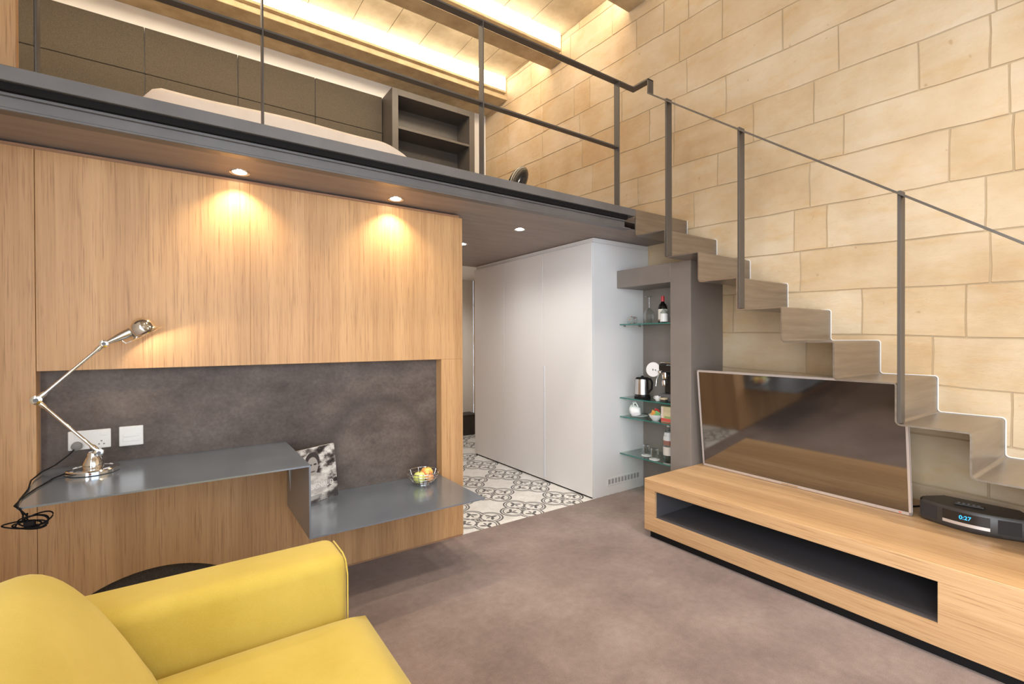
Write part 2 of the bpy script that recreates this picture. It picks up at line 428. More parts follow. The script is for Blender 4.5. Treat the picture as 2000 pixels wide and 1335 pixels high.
for ci in range(len(ZL)-1):
    zt, zb = ZL[ci], ZL[ci+1]
    js = sorted(y for y, z in JO if zb <= z-tilt(y) < zt)
    ys = [YBACK]+js+[YEND]
    full = [ys[0]]
    for a, b in zip(ys, ys[1:]):
        n = max(1, int(round((b-a)/.78))) if b-a > 1.15 else 1
        for k in range(1, n):
            full.append(a+(b-a)*(k+rs.uniform(-.16, .16))/n)
        full.append(b)
    for y0, y1 in zip(full, full[1:]):
        g = .0015; y0 += g; y1 -= g
        nl = max(3, int((y1-y0)/.13)); nh = 3
        out = []
        for k in range(nl): out.append((y0+(y1-y0)*k/nl, 0))
        for k in range(nh): out.append((y1, k/nh))
        for k in range(nl): out.append((y1-(y1-y0)*k/nl, 1))
        for k in range(nh): out.append((y0, 1-k/nh))
        cy, cz = (y0+y1)/2, (zt+zb)/2+tilt((y0+y1)/2)
        P0, P1, P2 = [], [], []
        dep = rs.uniform(-.0005, .0025)
        for y, t in out:
            z = zb+g+(zt-zb-2*g)*t+tilt(y)
            yy = y+wob(z*1.7, y*.3, .004)
            zz = z+wob(y, round(zb+(zt-zb)*t, 2), .0055)
            zz = min(max(zz, -.05), ZC+.1)
            P0.append((XW+.012, yy, zz))
            ins = .0025+.002*rs.random()
            sy = ins*(1 if yy < cy-.4*(y1-y0) else -1 if yy > cy+.4*(y1-y0) else 0); sz = ins*(1 if t < .1 else -1 if t > .9 else 0)
            P1.append((XW+dep, yy+sy, zz+sz))
        if max(p[2] for p in P0)-min(p[2] for p in P0) < .05 or cz < -.02: continue
        n = len(out)
        MB().pyd(P0+P1, [(i, (i+1) % n, n+(i+1) % n, n+i) for i in range(n)]+[tuple(range(n, 2*n))]).build('stone_block', STONE, wr)

# remaining shell
WY0, WY1 = -2.2, .5
struct('wall_left', MB().box(XL-.15, XL, YBACK, WY0, -.06, ZC+.1).box(XL-.15, XL, WY1, YEND, -.06, ZC+.1).box(XL-.15, XL, WY0, WY1, -.06, .12).box(XL-.15, XL, WY0, WY1, 3.25, ZC+.1), WHITEWALL)
win2 = tag(empty('window_2', (XL-.08, -.85, .12)), kind='structure')
for a, b, c, d in ((WY0, WY1, .12, .19), (WY0, WY1, 3.18, 3.25), (WY0, WY0+.07, .12, 3.25), (WY1-.07, WY1, .12, 3.25), (-.9, -.8, .12, 3.25)):
    box('window_frame', WHITE, win2, XL-.11, XL-.05, a, b, c, d)
for a, b in ((WY0+.07, -.9), (-.8, WY1-.07)):
    box('pane', PANE, win2, XL-.084, XL-.078, a, b, .19, 3.18, 0)
wb = MB()
wx0, wx1, wz0, wz1 = -.55, 2.55, .12, 3.25
wb.box(XL, wx0, YBACK-.2, YBACK, 0, ZC).box(wx1, XW, YBACK-.2, YBACK, 0, ZC).box(wx0, wx1, YBACK-.2, YBACK, wz1, ZC).box(wx0, wx1, YBACK-.2, YBACK, 0, wz0)
struct('wall_back', wb, WHITEWALL)
win = tag(empty('window_1', (1.0, YBACK-.1, wz0)), kind='structure')
for a, b, c, d in ((wx0, wx1, wz0, wz0+.07), (wx0, wx1, wz1-.07, wz1), (wx0, wx0+.07, wz0, wz1), (wx1-.07, wx1, wz0, wz1), (.95, 1.05, wz0, wz1), (wx0, wx1, 2.3, 2.36)):
    box('window_frame', WHITE, win, a, b, YBACK-.13, YBACK-.07, c, d)
for a, b in ((wx0+.07, .95), (1.05, wx1-.07)):
    box('pane', PANE, win, a, b, YBACK-.104, YBACK-.098, wz0+.07, 2.3, 0)
    box('pane', PANE, win, a, b, YBACK-.104, YBACK-.098, 2.36, wz1-.07, 0)
struct('wall_loft', MB().box(XL, XW, YB, YB+.36, ZS+.1, ZC), WHITEWALL)
struct('wall_hall_end', MB().box(XPR, XW, YEND, YEND+.15, 0, 2.6), WHITEWALL)
struct('ceiling_hall', MB().box(XPR-.1, XW, 4.845, YEND, 2.20, 2.25), WHITEWALL)
# ceiling: slabs carried on beams
cl = struct('ceiling', MB().box(XL, XW, YBACK, YB, ZC+.02, ZC+.12), MORTAR)
BEAMS = [4.07, 2.90, 1.74, .58, -.58, -1.74]
edges = [YB]+BEAMS+[YBACK]
for bi in range(len(edges)-1):
    y1 = edges[bi]-.0; y0 = edges[bi+1]+(.2 if bi+1 < len(edges)-1 else 0)
    x = XL
    kk = 0
    while x < XW-.02:
        wdt = .40+.05*math.sin(kk*2.3+bi); x1 = min(x+wdt, XW); kk += 1
        MB().box(x+.0025, x1-.0025, y0, y1, ZC+.003*math.sin(kk*5+bi), ZC+.05, .003).build('slab', CONCRETE, cl)
        x = x1
box('beam', BEAMMAT, cl, XL, XW, 5.16, YB, 4.475, ZC, .004)
for by in BEAMS:
    box('beam', BEAMMAT, cl, XL, XW, by, by+.2, 4.46, ZC, .006)
def led(yb, first):
    where = {5.16: 'at the back wall above the headboard', 4.07: 'on the second ceiling beam above the loft', 2.90: 'on the ceiling beam over the loft edge'}.get(yb, 'on the %s ceiling beam out from the loft edge' % {1.74: 'first', .58: 'second', -.58: 'third', -1.74: 'fourth'}.get(yb, ''))
    t = thing('led_cove_light', (1.1, yb-.03, 4.53), ('long glowing warm white cove light ' if yb > 2.8 else 'dimmed cove light ')+where, 'light', 'cove lights along the ceiling beams')
    box('diffuser', LEDMAT if yb > 2.8 else LEDDIM, t, XL+.05, XW-.045, yb-.035, yb-.002, 4.565, ZC-.008, .004)
    if yb in (4.07, 2.90): box('added_rear_fill', REARFILL, t, XL+.05, XW-.045, yb+.202, yb+.235, 4.565, ZC-.008, .004)  # unseen strip added to brighten the headboard and loft back wall
    box('trim_lip', BEAMMAT, t, XL+.05, XW-.045, yb-.05, yb-.002, 4.535, 4.563, .003)
for by in [5.16]+BEAMS: led(by, False)

for k, (x, y, q) in enumerate(((1.55, 1.38, 'nearest the loft edge'), (2.15, .35, 'nearest the television wall'), (.55, .22, 'above the sofa'), (1.5, -.94, 'nearest the back window'))):  # unseen spots added to light bench top, sofa and carpet from above
    t = thing('added_fill_spot', (x, y, ZC-.13), 'white cylindrical fill spotlight added out of view on the ceiling '+q, 'light', 'added fill spotlights over the sitting area')
    MB().lathe([(.060, -.13), (.062, -.128), (.062, .0), (.03, .004)], (x, y, ZC), 24, cap0=False).build('housing', WHITE, t, smooth=40)
    MB().lathe([(.0, 0), (.056, .0)], (x, y, ZC-.120), 24, cap0=False, cap1=False).build('lens', LEDMAT, t)
    spot('added_fill_beam', (x, y, ZC-.15), (0, 0, -1), CEIL, (1.0, .90, .76), 92, .8, .10)
# ================================================================== LOFT
lf = thing('loft_platform', (1.1, YF, ZS), 'dark steel edged mezzanine platform with taupe soffit spanning the room', 'loft')
box('edge_beam', DARKSTEEL, lf, XL, XN, YF, YF+.16, ZA, ZF, .002)
box('groove_shade_strip', BLACK, lf, XL, XN-.07, YF+.018, YF+.15, ZA-.029, ZA-.0005, 0)  # black strip standing in for the shade inside the edge groove
box('web', DARKSTEEL, lf, XL, XN-.07, YF+.05, YF+.09, ZS, ZA-.029, 0)
box('lower_flange', DARKSTEEL, lf, XL, XN-.01, YF+.043, YF+.10, ZS-.001, ZS+.010, .002)
box('ledge', DARKSTEEL, lf, XL, XN-.07, YF+.036, YF+.052, ZA-.041, ZA-.0295, .001)
box('soffit_panel', SOFFIT, lf, XL, XW-.002, YF+.09, 4.845, ZS, ZS+.02, 0)
box('deck', SOFFIT, lf, XL, XW-.002, YF+.16, YB-.002, ZA, ZF-.004, 0)
def downlight(x, y, lab, power, col, angle):
    t = thing('recessed_downlight', (x, y, ZS), lab, 'light', 'downlights in the loft soffit')
    MB().lathe([(.038, -.004), (.046, -.005), (.047, 0), (.036, .001), (.033, .012)], (x, y, ZS), 28, cap0=False, cap1=False).build('trim_ring', CHROME, t, smooth=50)
    MB().lathe([(.001, -.009), (.018, -.008), (.030, -.004), (.034, .001)], (x, y, ZS), 24, cap1=False).build('lens', plain('lit_lens_'+str(len(bpy.data.materials)), (1, 1, 1), .3, emis=col, es=22.0), t)
    spot('downlight_beam', (x, y, ZS-.014), (0, 0, -1), power, col, angle, .8, .014)
WARM = (1.0, .80, .52); NEUT = (.98, .97, .92)
downlight(.254, 2.768, 'small lit downlight nearest the desk lamp, over the oak panelling', SPOT, WARM, 122)
downlight(1.076, 2.762, 'small lit downlight over the fruit bowl end of the panelling', SPOT, WARM, 122)
downlight(2.162, 2.985, 'small lit downlight in the soffit in front of the white wardrobe', SPOT*1.15, NEUT, 150)
downlight(2.07, 3.73, 'farthest small downlight, half hidden by the oak panel edge', SPOT*1.15, NEUT, 150)
downlight(2.75, 5.35, 'unseen fill downlight added in the far hall ceiling beyond the wardrobe', SPOT*2.2, NEUT, 150)  # hidden light added to brighten the far end of the hall

# railing (flat bar)
rl = thing('steel_railing', (1.2, YF+.03, ZF), 'dark flat bar railing along the loft edge and down the stair', 'railing')
ry0, ry1 = YF+.004, YF+.056
xa, xb = XN+.010, XN+.070
box('top_rail', RAILSTEEL, rl, XL, xb-.03, ry0, ry1, ZR-.010, ZR, .001)
box('mid_rail', RAILSTEEL, rl, XL, 2.72, ry0+.004, ry1-.004, ZM-.010, ZM, .001)
for px in (-.4325, .3238, 1.521, 2.7159):
    box('post', RAILSTEEL, rl, px-.0035, px+.0035, ry0, ry1, ZF, ZR-.010, .001)
YK = 2.325
box('rail_return', RAILSTEEL, rl, xa-.03, xb-.03, YK, ry0, ZR-.010, ZR, .001)
box('rail_drop', RAILSTEEL, rl, xa-.03, xb-.03, YK, YK+.010, ZR-.105, ZR-.001, .001)
ye = -.30; slope = RISE/RUN
zk = ZR-.100
MB().prism([(xa-.03, YK+.010, zk+.002), (xa-.03, YK+.010, zk-.010), (xa-.03, ye, zk-.010-(YK+.010-ye)*slope), (xa-.03, ye, zk+.002-(YK+.010-ye)*slope)], (.060, 0, 0)).build('stair_rail', RAILSTEEL, rl)
for k in (1, 3, 6):
    yk = YF-k*RUN; top = zk-(YK-yk)*slope
    MB().box(XN-.001, XN+.058, yk-.016, yk-.001, ZF-(k+1)*RISE+.004, top-.004, .001).build('post', RAILSTEEL, rl)

# ================================================================== STAIR (folded plate, fixed into the stone wall)
st = thing('folded_steel_stair', ((XN+XW)/2, YF-4*RUN, ZST), 'folded satin steel plate stair climbing along the limestone wall', 'stair')
NST = 9
pts = [(YF, ZF)]
for k in range(NST):
    pts.append((YF-k*RUN, ZF-(k+1)*RISE)); pts.append((YF-(k+1)*RUN, ZF-(k+1)*RISE))
pts.append((YF-NST*RUN, ZST+.002))
R = .017; segs = []
path = []                       # list of segments, each a list of 2-D points
cur = [Vector(pts[0])]
for i in range(1, len(pts)-1):
    p, q, r = Vector(pts[i-1]), Vector(pts[i]), Vector(pts[i+1])
    a = (p-q).normalized(); b = (r-q).normalized(); c = q+a*R+b*R
    arc = []
    for t in range(7):
        an = t/6*PI/2
        arc.append(c - b*R*math.cos(an) - a*R*math.sin(an))
    cur += arc[:4]; path.append(cur); cur = arc[3:]
cur.append(Vector(pts[-1])); path.append(cur)
allp = [p for s_ in path for p in s_]
TH = .008
for si, sg in enumerate(path):
    n = len(sg); nor = []
    for i in range(n):
        t = (sg[min(i+1, n-1)]-sg[max(i-1, 0)]).normalized(); nor.append(Vector((-t.y, t.x)))
    A = [sg[i] for i in range(n)]; B = [sg[i]+nor[i]*TH*(1) for i in range(n)]
    vs = []
    for x in (XN, XW+.002):
        vs += [(x, p.x, p.y) for p in A]+[(x, p.x, p.y) for p in B]
    f = []
    for i in range(n-1):
        f += [(i, i+1, 2*n+i+1, 2*n+i), (n+i+1, n+i, 3*n+i, 3*n+i+1), (i+1, i, n+i, n+i+1), (2*n+i, 2*n+i+1, 3*n+i+1, 3*n+i)]
    f += [(0, 2*n, 3*n, n), (n-1, 2*n-1, 4*n-1, 3*n-1)]
    MB().pyd(vs, f).build('riser' if si % 2 == 0 else 'tread', STEEL, st, smooth=40)

for si, sg in enumerate(path):
    MB().tube([(XW-.001, p.x-.003, p.y+.003) for p in sg], .0032, 5).build('plaster_bead', WHITEWALL, st)

# ================================================================== OAK PANELLING WITH RECESS
ok = thing('oak_panelling', (.1, YP, 0), 'tall oak veneer wall panelling with a dark recess above the steel desk', 'panelling')
T = .022
YQ = YP+RD+.02
def board(x0, x1, z0, z1, name='board', y1=None): return box(name, OAKZ, ok, x0, x1, YP, y1 or YQ, z0, z1, .0012)
board(XL, XS-.0018, .012, ZPT)
board(XS, .308, ZRT, ZPT); board(.3086, XPR, ZRT, ZPT)
board(XRR, XPR, .012, ZRT-.0005, 'stile')
arc = []
cx, cz, rr = -.095, -.285, .535
a0 = math.asin((.012-cz)/rr)
for k in range(25):
    an = a0+(PI-2*a0)*k/24
    arc.append((cx+rr*math.cos(an), YP, cz+rr*math.sin(an)))
poly = [(XS, YP, .012), (XS, YP, ZD1-.010), (XD1-.006, YP, ZD1-.010), (XD1-.006, YP, ZD2-.010), (XRR-.0005, YP, ZD2-.010), (XRR-.0005, YP, .012)]+arc
MB().prism(poly, (0, .06, 0)).build('lower_board', OAKZ, ok)
MB().box(XS, XRR, YP+.065, YP+.095, .0, .42).build('dark_backing', FELT, ok)
box('kick_strip', OAKX, ok, XL, XPR-.002, YP+.004, YP+.05, .0, .012, 0)
box('top_strip', OAKX, ok, XL, XPR-.018, YP+.012, YQ, ZPT, ZPT+.017, 0)
box('back_panel', PLASTER_DARK, ok, XS, XRR, YP+RD, YP+RD+.018, ZD2-.02, ZRT, 0)
box('side_panel', OAKZ, ok, XPR-.03, XPR, YQ, YEND, .0, ZS-.005, .001)

# steel desk, one folded sheet in two levels
dk = thing('steel_wall_desk', (.4, YD, ZD2), 'thin blackened steel wall desk folded into two levels', 'desk')
t_ = .007
YDB = YP+RD-.001
MB().prism([(XD0, YD, ZD1), (XS+.004, YP-.001, ZD1), (XS+.004, YDB, ZD1), (XD1, YDB, ZD1), (XD1, YD, ZD1)], (0, 0, -t_)).build('desk_top', DESKSTEEL, dk)
MB().box(XD1-t_, XD1, YD, YDB, ZD2, ZD1-t_).build('folded_upright', DESKSTEEL, dk)
MB().box(XD1-t_, XRR-.001, YD, YDB, ZD2-t_, ZD2).build('lower_shelf', DESKSTEEL, dk)

# sockets
so = thing('socket_plate', (-.344, YDB, .839), 'wide white double power socket plate behind the desk lamp', 'socket')
YS = YP+RD
box('plate', PLASTICW, so, -.420, -.269, YS-.010, YS, .839, .927, .004, 2)
for sx, pz in ((-.385, .905), (-.296, .905)): box('switch', PLASTICW, so, sx-.012, sx+.012, YS-.0125, YS-.010, pz-.006, pz+.006, .001)
for dx, dz in ((0, .007), (-.009, -.007), (.009, -.007)): box('pin_hole', GREYP, so, -.303+dx-.003, -.303+dx+.003, YS-.0112, YS-.0098, .866+dz-.0025, .866+dz+.0025, 0)
pl = thing('power_plug', (-.388, YS-.03, .846), 'grey power plug pushed into the left socket', 'plug')
MB().lathe([(.010, 0), (.019, .004), (.020, .022), (.014, .026)], (-.388, YS-.037, .860), 18, (0, 1, 0)).build('plug_body', plain('grey_plug', (.22, .21, .20), .4), pl, smooth=40)
MB().tube([(-.392, YS-.03, .852), (-.41, YS-.05, .83), (-.45, YS-.08, .797), (-.49, YP-.02, .777), (-.498, YP-.16, .775), (-.480, YD+.25, .772), (-.474, YD+.1, .772), (-.462, YD+.0, .774), (-.452, YD-.006, .764), (-.450, YD+.02, .735)], .0028, 8).build('cable', BLACK, pl, smooth=60)
bp = box('blank_plate', PLASTICW, None, -.240, -.148, YS-.010, YS-.0005, .836, .930, .004, 2)
tag(bp, 'square white data outlet plate right of the power socket', 'socket')
for q in range(2): box('cover_flap', PLASTICW, bp, -.225, -.163, YS-.0115, YS-.0098, .858+q*.022, .874+q*.022, .001)

# ------------------------------------------------------------------ task lamp
LY = 2.75
lm = thing('task_lamp', (-.313, LY, ZD1), 'chrome jointed desk lamp with domed shade, switched on', 'lamp')
bc = Vector((-.313, LY, ZD1))
MB().lathe([(.086, 0), (.092, .003), (.092, .016), (.088, .021), (.070, .022), (.066, .019), (.0, .019)], bc, 40, cap1=False).build('base', CHROME, lm, smooth=35)
MB().lathe([(.034, .018), (.037, .024), (.036, .040), (.028, .060), (.021, .071), (.021, .080), (.016, .088), (.0, .090)], bc, 28, cap1=False).build('turret', CHROME, lm, smooth=50)
MB().cyl(bc+Vector((0, -.093, .010)), bc+Vector((0, -.085, .010)), .004, 10).build('screw', plain('dark_screw', (.25, .08, .05), .4), lm)
J0 = Vector((-.292, LY-.012, .853)); J1 = Vector((-.487, LY-.012, 1.096)); J2 = Vector((-.272, LY-.012, 1.327))
def joint(p, r=.017): 
    o = MB().lathe([(r*.55, -.014), (r, -.011), (r, .011), (r*.55, .014)], p, 20, (0, 1, 0)).build('joint', CHROME, lm, smooth=40)
    MB().lathe([(r*.45, -.0165), (r*.45, .0165)], p, 14, (0, 1, 0)).build('bolt', GREYP, o, smooth=40)
joint(J0); joint(J1, .019); joint(J2, .017)
MB().cyl(bc+Vector((0, 0, .075)), J0, .009, 12).build('neck', CHROME, lm, smooth=50)
def arm(a, b):
    d = (b-a).normalized(); L = (b-a).length
    MB().lathe([(.011, .012), (.011, .035), (.0065, .045), (.0065, L-.045), (.010, L-.035), (.010, L-.012)], a, 14, d).build('arm', CHROME, lm, smooth=50)
arm(J0, J1); arm(J1, J2)
ax = Vector((.517, -.02, -.853)).normalized()               # shade opens this way
HC = Vector((-.1225, LY-.012, 1.372))                      # rim centre
hn = HC-ax*.034+Vector((-.036, 0, -.020))
dd = (hn-J2).normalized(); LL = (hn-J2).length
MB().lathe([(.008, .010), (.010, .025), (.017, LL*.55), (.020, LL*.8), (.020, LL)], J2, 18, dd).build('lamp_holder', BRUSHED, lm, smooth=50)
RH = .060
prof = [(RH+.007, .001), (RH+.003, -.002), (RH-.004, -.005), (RH-.008, -.010), (RH-.009, -.030), (RH-.012, -.045), (RH-.020, -.059), (RH-.032, -.070), (RH-.046, -.076), (.0, -.078)]
inner = [(0, -.074), (RH-.047, -.072), (RH-.034, -.066), (RH-.023, -.056), (RH-.014, -.042), (RH-.011, -.028), (RH-.010, -.010), (RH-.007, -.002)]
MB().lathe(prof+[(.001, -.066)]+[(max(r, .001), h) for r, h in inner], HC, 36, ax, cap0=False, cap1=False).build('shade', CHROME, lm, smooth=45)
MB().ball(HC-ax*.030, .017, 14, 8).build('bulb', plain('lit_bulb', (1, 1, 1), .3, emis=(1, .8, .5), es=30.0), lm, smooth=60)
MB().tube([(-.213, LY-.012, 1.352), (-.209, LY-.012, 1.338), (-.197, LY-.012, 1.328), (-.176, LY-.012, 1.340)], .0022, 8).build('handle_wire', CHROME, lm, smooth=60)
MB().tube([bc+Vector((-.092, -.01, .008)), bc+Vector((-.12, -.05, .004)), (-.44, LY-.1, .772), (-.458, LY-.2, .772), (-.472, YD+.12, .772), (-.470, YD+.012, .773), (-.455, YD-.008, .766), (-.440, YD+.01, .735)], .0028, 8).build('cord', BLACK, lm, smooth=60)
spot('task_lamp_beam', HC-ax*.028, ax, 46, (1, .84, .62), 160, .35, .016)

cb = thing('cable_bundle', (-.44, YD+.05, .66), 'bundle of black looped cable hanging under the desk corner', 'cable')
rc = random.Random(5); CB = Vector((-.437, YD+.03, .702))
for k in range(5):
    a1, b1 = rc.uniform(.030, .062), rc.uniform(.012, .022); off = Vector((rc.uniform(-.02, .02), rc.uniform(-.01, .01), rc.uniform(-.008, .008))); tl = rc.uniform(-.25, .35)
    MB().tube([CB+off+Vector((a1*math.cos(t)*math.cos(tl)-b1*math.sin(t)*math.sin(tl), .008*math.sin(2*t), a1*math.cos(t)*math.sin(tl)+b1*math.sin(t)*math.cos(tl))) for t in [2*PI*i/22 for i in range(22)]], .0026, 6, True).build('loop', BLACK, cb, smooth=60)
MB().box(CB.x-.014, CB.x+.016, CB.y-.012, CB.y+.012, CB.z-.010, CB.z+.008, .004, 2).build('cable_tie', BLACK, cb)
for x0 in (-.450, -.440):
    MB().tube([(x0, YD+.02, .74), (x0-.002, YD+.022, .722), (x0+.004, YD+.03, .70)], .0028, 6).build('drop_cable', BLACK, cb, smooth=60)

# ------------------------------------------------------------------ book
def book_mat():
    m, nt, p = newmat('monochrome_cover_print')
    tc = N(nt, 'ShaderNodeTexCoord'); s = N(nt, 'ShaderNodeSeparateXYZ'); nt.links.new(tc.outputs['Generated'], s.inputs[0])
    u, v_ = s.outputs[0], s.outputs[2]
    n = noise(nt, coords(nt, (3.0, 1, 5.0), 'Generated'), 1.6, 3, .55)
    c = ramp(nt, n, [(.38, (.025, .020, .020)), (.46, (.16, .14, .135)), (.54, (.55, .52, .50)), (.66, (.85, .83, .80))])
    def ell(cu, cv, ru, rv):
        a = math_(nt, 'DIVIDE', math_(nt, 'SUBTRACT', u, cu), ru); b = math_(nt, 'DIVIDE', math_(nt, 'SUBTRACT', v_, cv), rv)
        return math_(nt, 'LESS_THAN', math_(nt, 'ADD', math_(nt, 'MULTIPLY', a, a), math_(nt, 'MULTIPLY', b, b)), 1.0)
    c = mixc(nt, ell(.44, .30, .34, .24), c, mixc(nt, .35, (.70, .67, .65), c))
    c = mixc(nt, ell(.46, .76, .15, .16), c, (.05, .042, .04))
    c = mixc(nt, ell(.46, .66, .115, .17), c, (.42, .39, .37))
    for ex in (.415, .515): c = mixc(nt, ell(ex, .69, .035, .016), c, (.04, .035, .035))
    c = mixc(nt, ell(.465, .565, .05, .014), c, (.12, .10, .10))
    c = mixc(nt, math_(nt, 'LESS_THAN', v_, .13), c, mixc(nt, .5, (.08, .07, .07), c))
    nt.links.new(c, p.inputs['Base Color']); p.inputs['Roughness'].default_value = .3
    return m
bk = thing('photo_book', (.66, 2.86, ZD2), 'slim book with a black and white portrait cover leaning on the lower desk', 'book')
b0 = Vector((.490, 2.735, ZD2+.001)); b1 = Vector((.755, 2.862, ZD2+.001)); bu = (b1-b0).normalized(); bnrm = Vector((bu.y, -bu.x, 0))
lean = Vector((-bnrm.x*.12, -bnrm.y*.12, 1)).normalized()
BH = .300; BW = (b1-b0).length
def plate(o, ux, uy, w_, h, uz, th):
    vs = []
    for k in (0, th):
        for a, b in ((0, 0), (w_, 0), (w_, h), (0, h)): vs.append(o+ux*a+uy*b+uz*k)
    return MB().pyd(vs, [(0, 1, 2, 3), (7, 6, 5, 4), (0, 4, 5, 1), (1, 5, 6, 2), (2, 6, 7, 3), (3, 7, 4, 0)])
bn = bu.cross(lean).normalized()
if bn.y > 0: bn = -bn
plate(b0, bu, lean, BW, BH, bn, .0015).build('front_cover', book_mat(), bk)
plate(b0-bn*.010+bu*.004+lean*.003, bu, lean, BW-.006, BH-.006, bn, .010).build('pages', PAPER, bk)
plate(b0-bn*.012, bu, lean, BW, BH, bn, .002).build('back_cover', PAPER, bk)
WINK = plain('white_print', (.85, .84, .83), .5)
text_mesh('cover_title', 'SIGNAUD', .042, WINK, bk, b0+bu*.190+lean*.085+bn*.0018, bu, lean, bn, .0003, width=.150)
text_mesh('cover_mark', 'M', .022, WINK, bk, b0+bu*.190+lean*.030+bn*.0018, bu, lean, bn, .0003)

# ------------------------------------------------------------------ wire fruit bowl and fruit
FB = Vector((1.252, 2.775, ZD2))
fb = thing('wire_fruit_bowl', FB, 'chrome wire fruit bowl on the lower desk shelf', 'bowl')
BR = [(.050, .003), (.070, .020), (.084, .037), (.094, .056), (.100, .076)]
for i, (r, h) in enumerate(BR):
    MB().tube([FB+Vector((r*math.cos(2*PI*k/32), r*math.sin(2*PI*k/32), h)) for k in range(32)], .0024 if i in (0, 4) else .0017, 6, True).build('rim' if i == 4 else 'hoop', CHROME, fb, smooth=60)
for k in range(10):
    a = 2*PI*k/10+.2
    MB().tube([FB+Vector((r*math.cos(a), r*math.sin(a), h)) for r, h in [(.0, .003)]+BR], .0017, 6).build('rib', CHROME, fb, smooth=60)
def fruit(name, c, r, c0, c1, lab, sc=(1, 1, .9)):
    m, nt, p = newmat(name+'_skin_'+str(len(bpy.data.materials)))
    col = ramp(nt, noise(nt, worldco(nt), 14, 2, .5), [(.42, c0), (.6, c1)]); nt.links.new(col, p.inputs['Base Color']); p.inputs['Roughness'].default_value = .35
    t = thing(name, Vector(c)-Vector((0, 0, r*.9)), lab, 'fruit', 'fruit in the wire bowl')
    MB().lathe([(r*.12, r*.72), (r*.35, r*.80), (r*.7, r*.66), (r*.97, r*.22), (r, -.05*r), (r*.9, -.45*r), (r*.6, -.78*r), (r*.25, -.88*r), (.001, -.84*r)], c, 20, cap1=False).build('flesh', m, t, smooth=70)
    MB().tube([Vector(c)+Vector((0, 0, r*.70)), Vector(c)+Vector((.003, 0, r*.95))], .0016, 6).build('stem', BLACK, t)
fruit('apple', FB+Vector((-.034, -.022, .049)), .039, (.62, .66, .16), (.74, .74, .30), 'pale green apple at the front left of the wire bowl')
fruit('apple', FB+Vector((.034, .020, .056)), .041, (.75, .10, .07), (.82, .62, .16), 'red and yellow apple at the right of the wire bowl')
fruit('apple', FB+Vector((.024, -.040, .042)), .028, (.70, .30, .12), (.76, .42, .20), 'small orange red fruit low in front in the wire bowl')

# ================================================================== WARDROBE
wd = thing('hall_wardrobe', (3.1, 3.8, 0), 'tall white built-in wardrobe in the hall with three plain doors', 'wardrobe')
box('carcass', WHITE, wd, XWF+.020, XW-.004, YW1, YW2, .0, ZWT-.028, .001)
box('cornice', WHITE, wd, XWF+.022, XW-.004, YW1+.004, YW2-.01, ZWT-.026, ZS-.004, 0)
box('toe_gap', BLACK, wd, XWF+.012, XWF+.021, YW1+.02, YW2-.01, .0, .014, 0)
dy = [YW1+.001, 3.522, 4.178, YW2]
for k in range(3):
    a, b = dy[k]+(.0024 if k else 0), dy[k+1]-.0024
    d = box('door', WHITE, wd, XWF, XWF+.019, a, b, .014, ZWT-.030, .0015)
    if k == 0: MB().prism([(XWF-.0006, b-.001, .05), (XWF-.0006, b-.030, .05), (XWF-.0006, b-.030, 1.085), (XWF-.0006, b-.001, 1.085)], (.0, 0, 0.0)).bm.free() or box('finger_pull', plain('pull_strip', (.70, .72, .76), .25), d, XWF-.004, XWF+.002, b-.024, b-.001, .04, 1.085, .0015)
vg = thing('vent_grille', (3.2, YW1, .085), 'small slotted vent grille low on the white wardrobe side', 'vent')
box('frame', WHITE, vg, 2.995, 3.415, YW1-.003, YW1-.0002, .078, .148, .001)
for k in range(10):
    box('slot', plain('slot_shadow', (.38, .37, .38), .8) if k == 0 else bpy.data.materials['slot_shadow'], vg, 3.006+k*.0405, 3.006+k*.0405+.026, YW1-.0038, YW1-.0028, .092, .134, 0)
bx = box('dark_step_box', noisy('dark_wood_box', (.035, .028, .024), (.05, .04, .035), 8, .5), None, 3.05, 3.47, 5.80, YEND-.004, .002, .275, .004)
tag(bx, 'dark low box standing at the far end of the tiled hall', 'box')
MB().box(3.055, 3.465, 5.795, YEND-.01, .275, .287, .003).build('lid', bpy.data.materials['dark_wood_box'], bx)

# ================================================================== NICHE FRAME AND GLASS SHELVES
nf = thing('niche_frame', (3.3, YC0, 0), 'dark taupe inverted L frame beside the wardrobe holding glass shelves', 'frame')
YCI = 2.318; XBK = 3.462
box('column', GREYBOX, nf, XC, XW-.003, YC0, YCI, .0, ZCT, .0015)
box('arm', GREYBOX, nf, XC, XW-.003, YCI, YW1-.003, ZCB, ZCT, .0015)
box('back_panel', GREYBOX, nf, XBK, XW-.004, YCI, YW1-.003, .0, ZCB, 0)
SH = {1: 1.468, 2: .832, 3: .668, 4: .347}
XSH = 3.15
names = {1: 'top glass shelf carrying the wine glasses', 2: 'glass shelf under the kettle and coffee machine', 3: 'glass shelf holding the white cups and bowl', 4: 'lowest glass shelf with upturned tumblers'}
for k, z in SH.items():
    s = thing('glass_shelf', (3.3, 2.59, z-.010), names[k], 'shelf', 'glass shelves in the niche')
    box('pane', SHELFGLASS, s, XSH+.001, XBK-.002, YCI+.003, YW1-.006, z-.009, z, 0)
    box('front_edge', SHELFEDGE, s, XSH-.002, XSH+.001, YCI+.003, YW1-.006, z-.009, z, 0)
    for yy in (YW1-.010, ):
        for xx in (XSH+.05, XSH+.25): MB().cyl((xx, yy-.012, z-.016), (xx, YW1-.002, z-.016), .006, 10).build('bracket', BRUSHED, s, smooth=50)
Z1, Z2, Z3, Z4 = [SH[k]+.001 for k in (1, 2, 3, 4)]
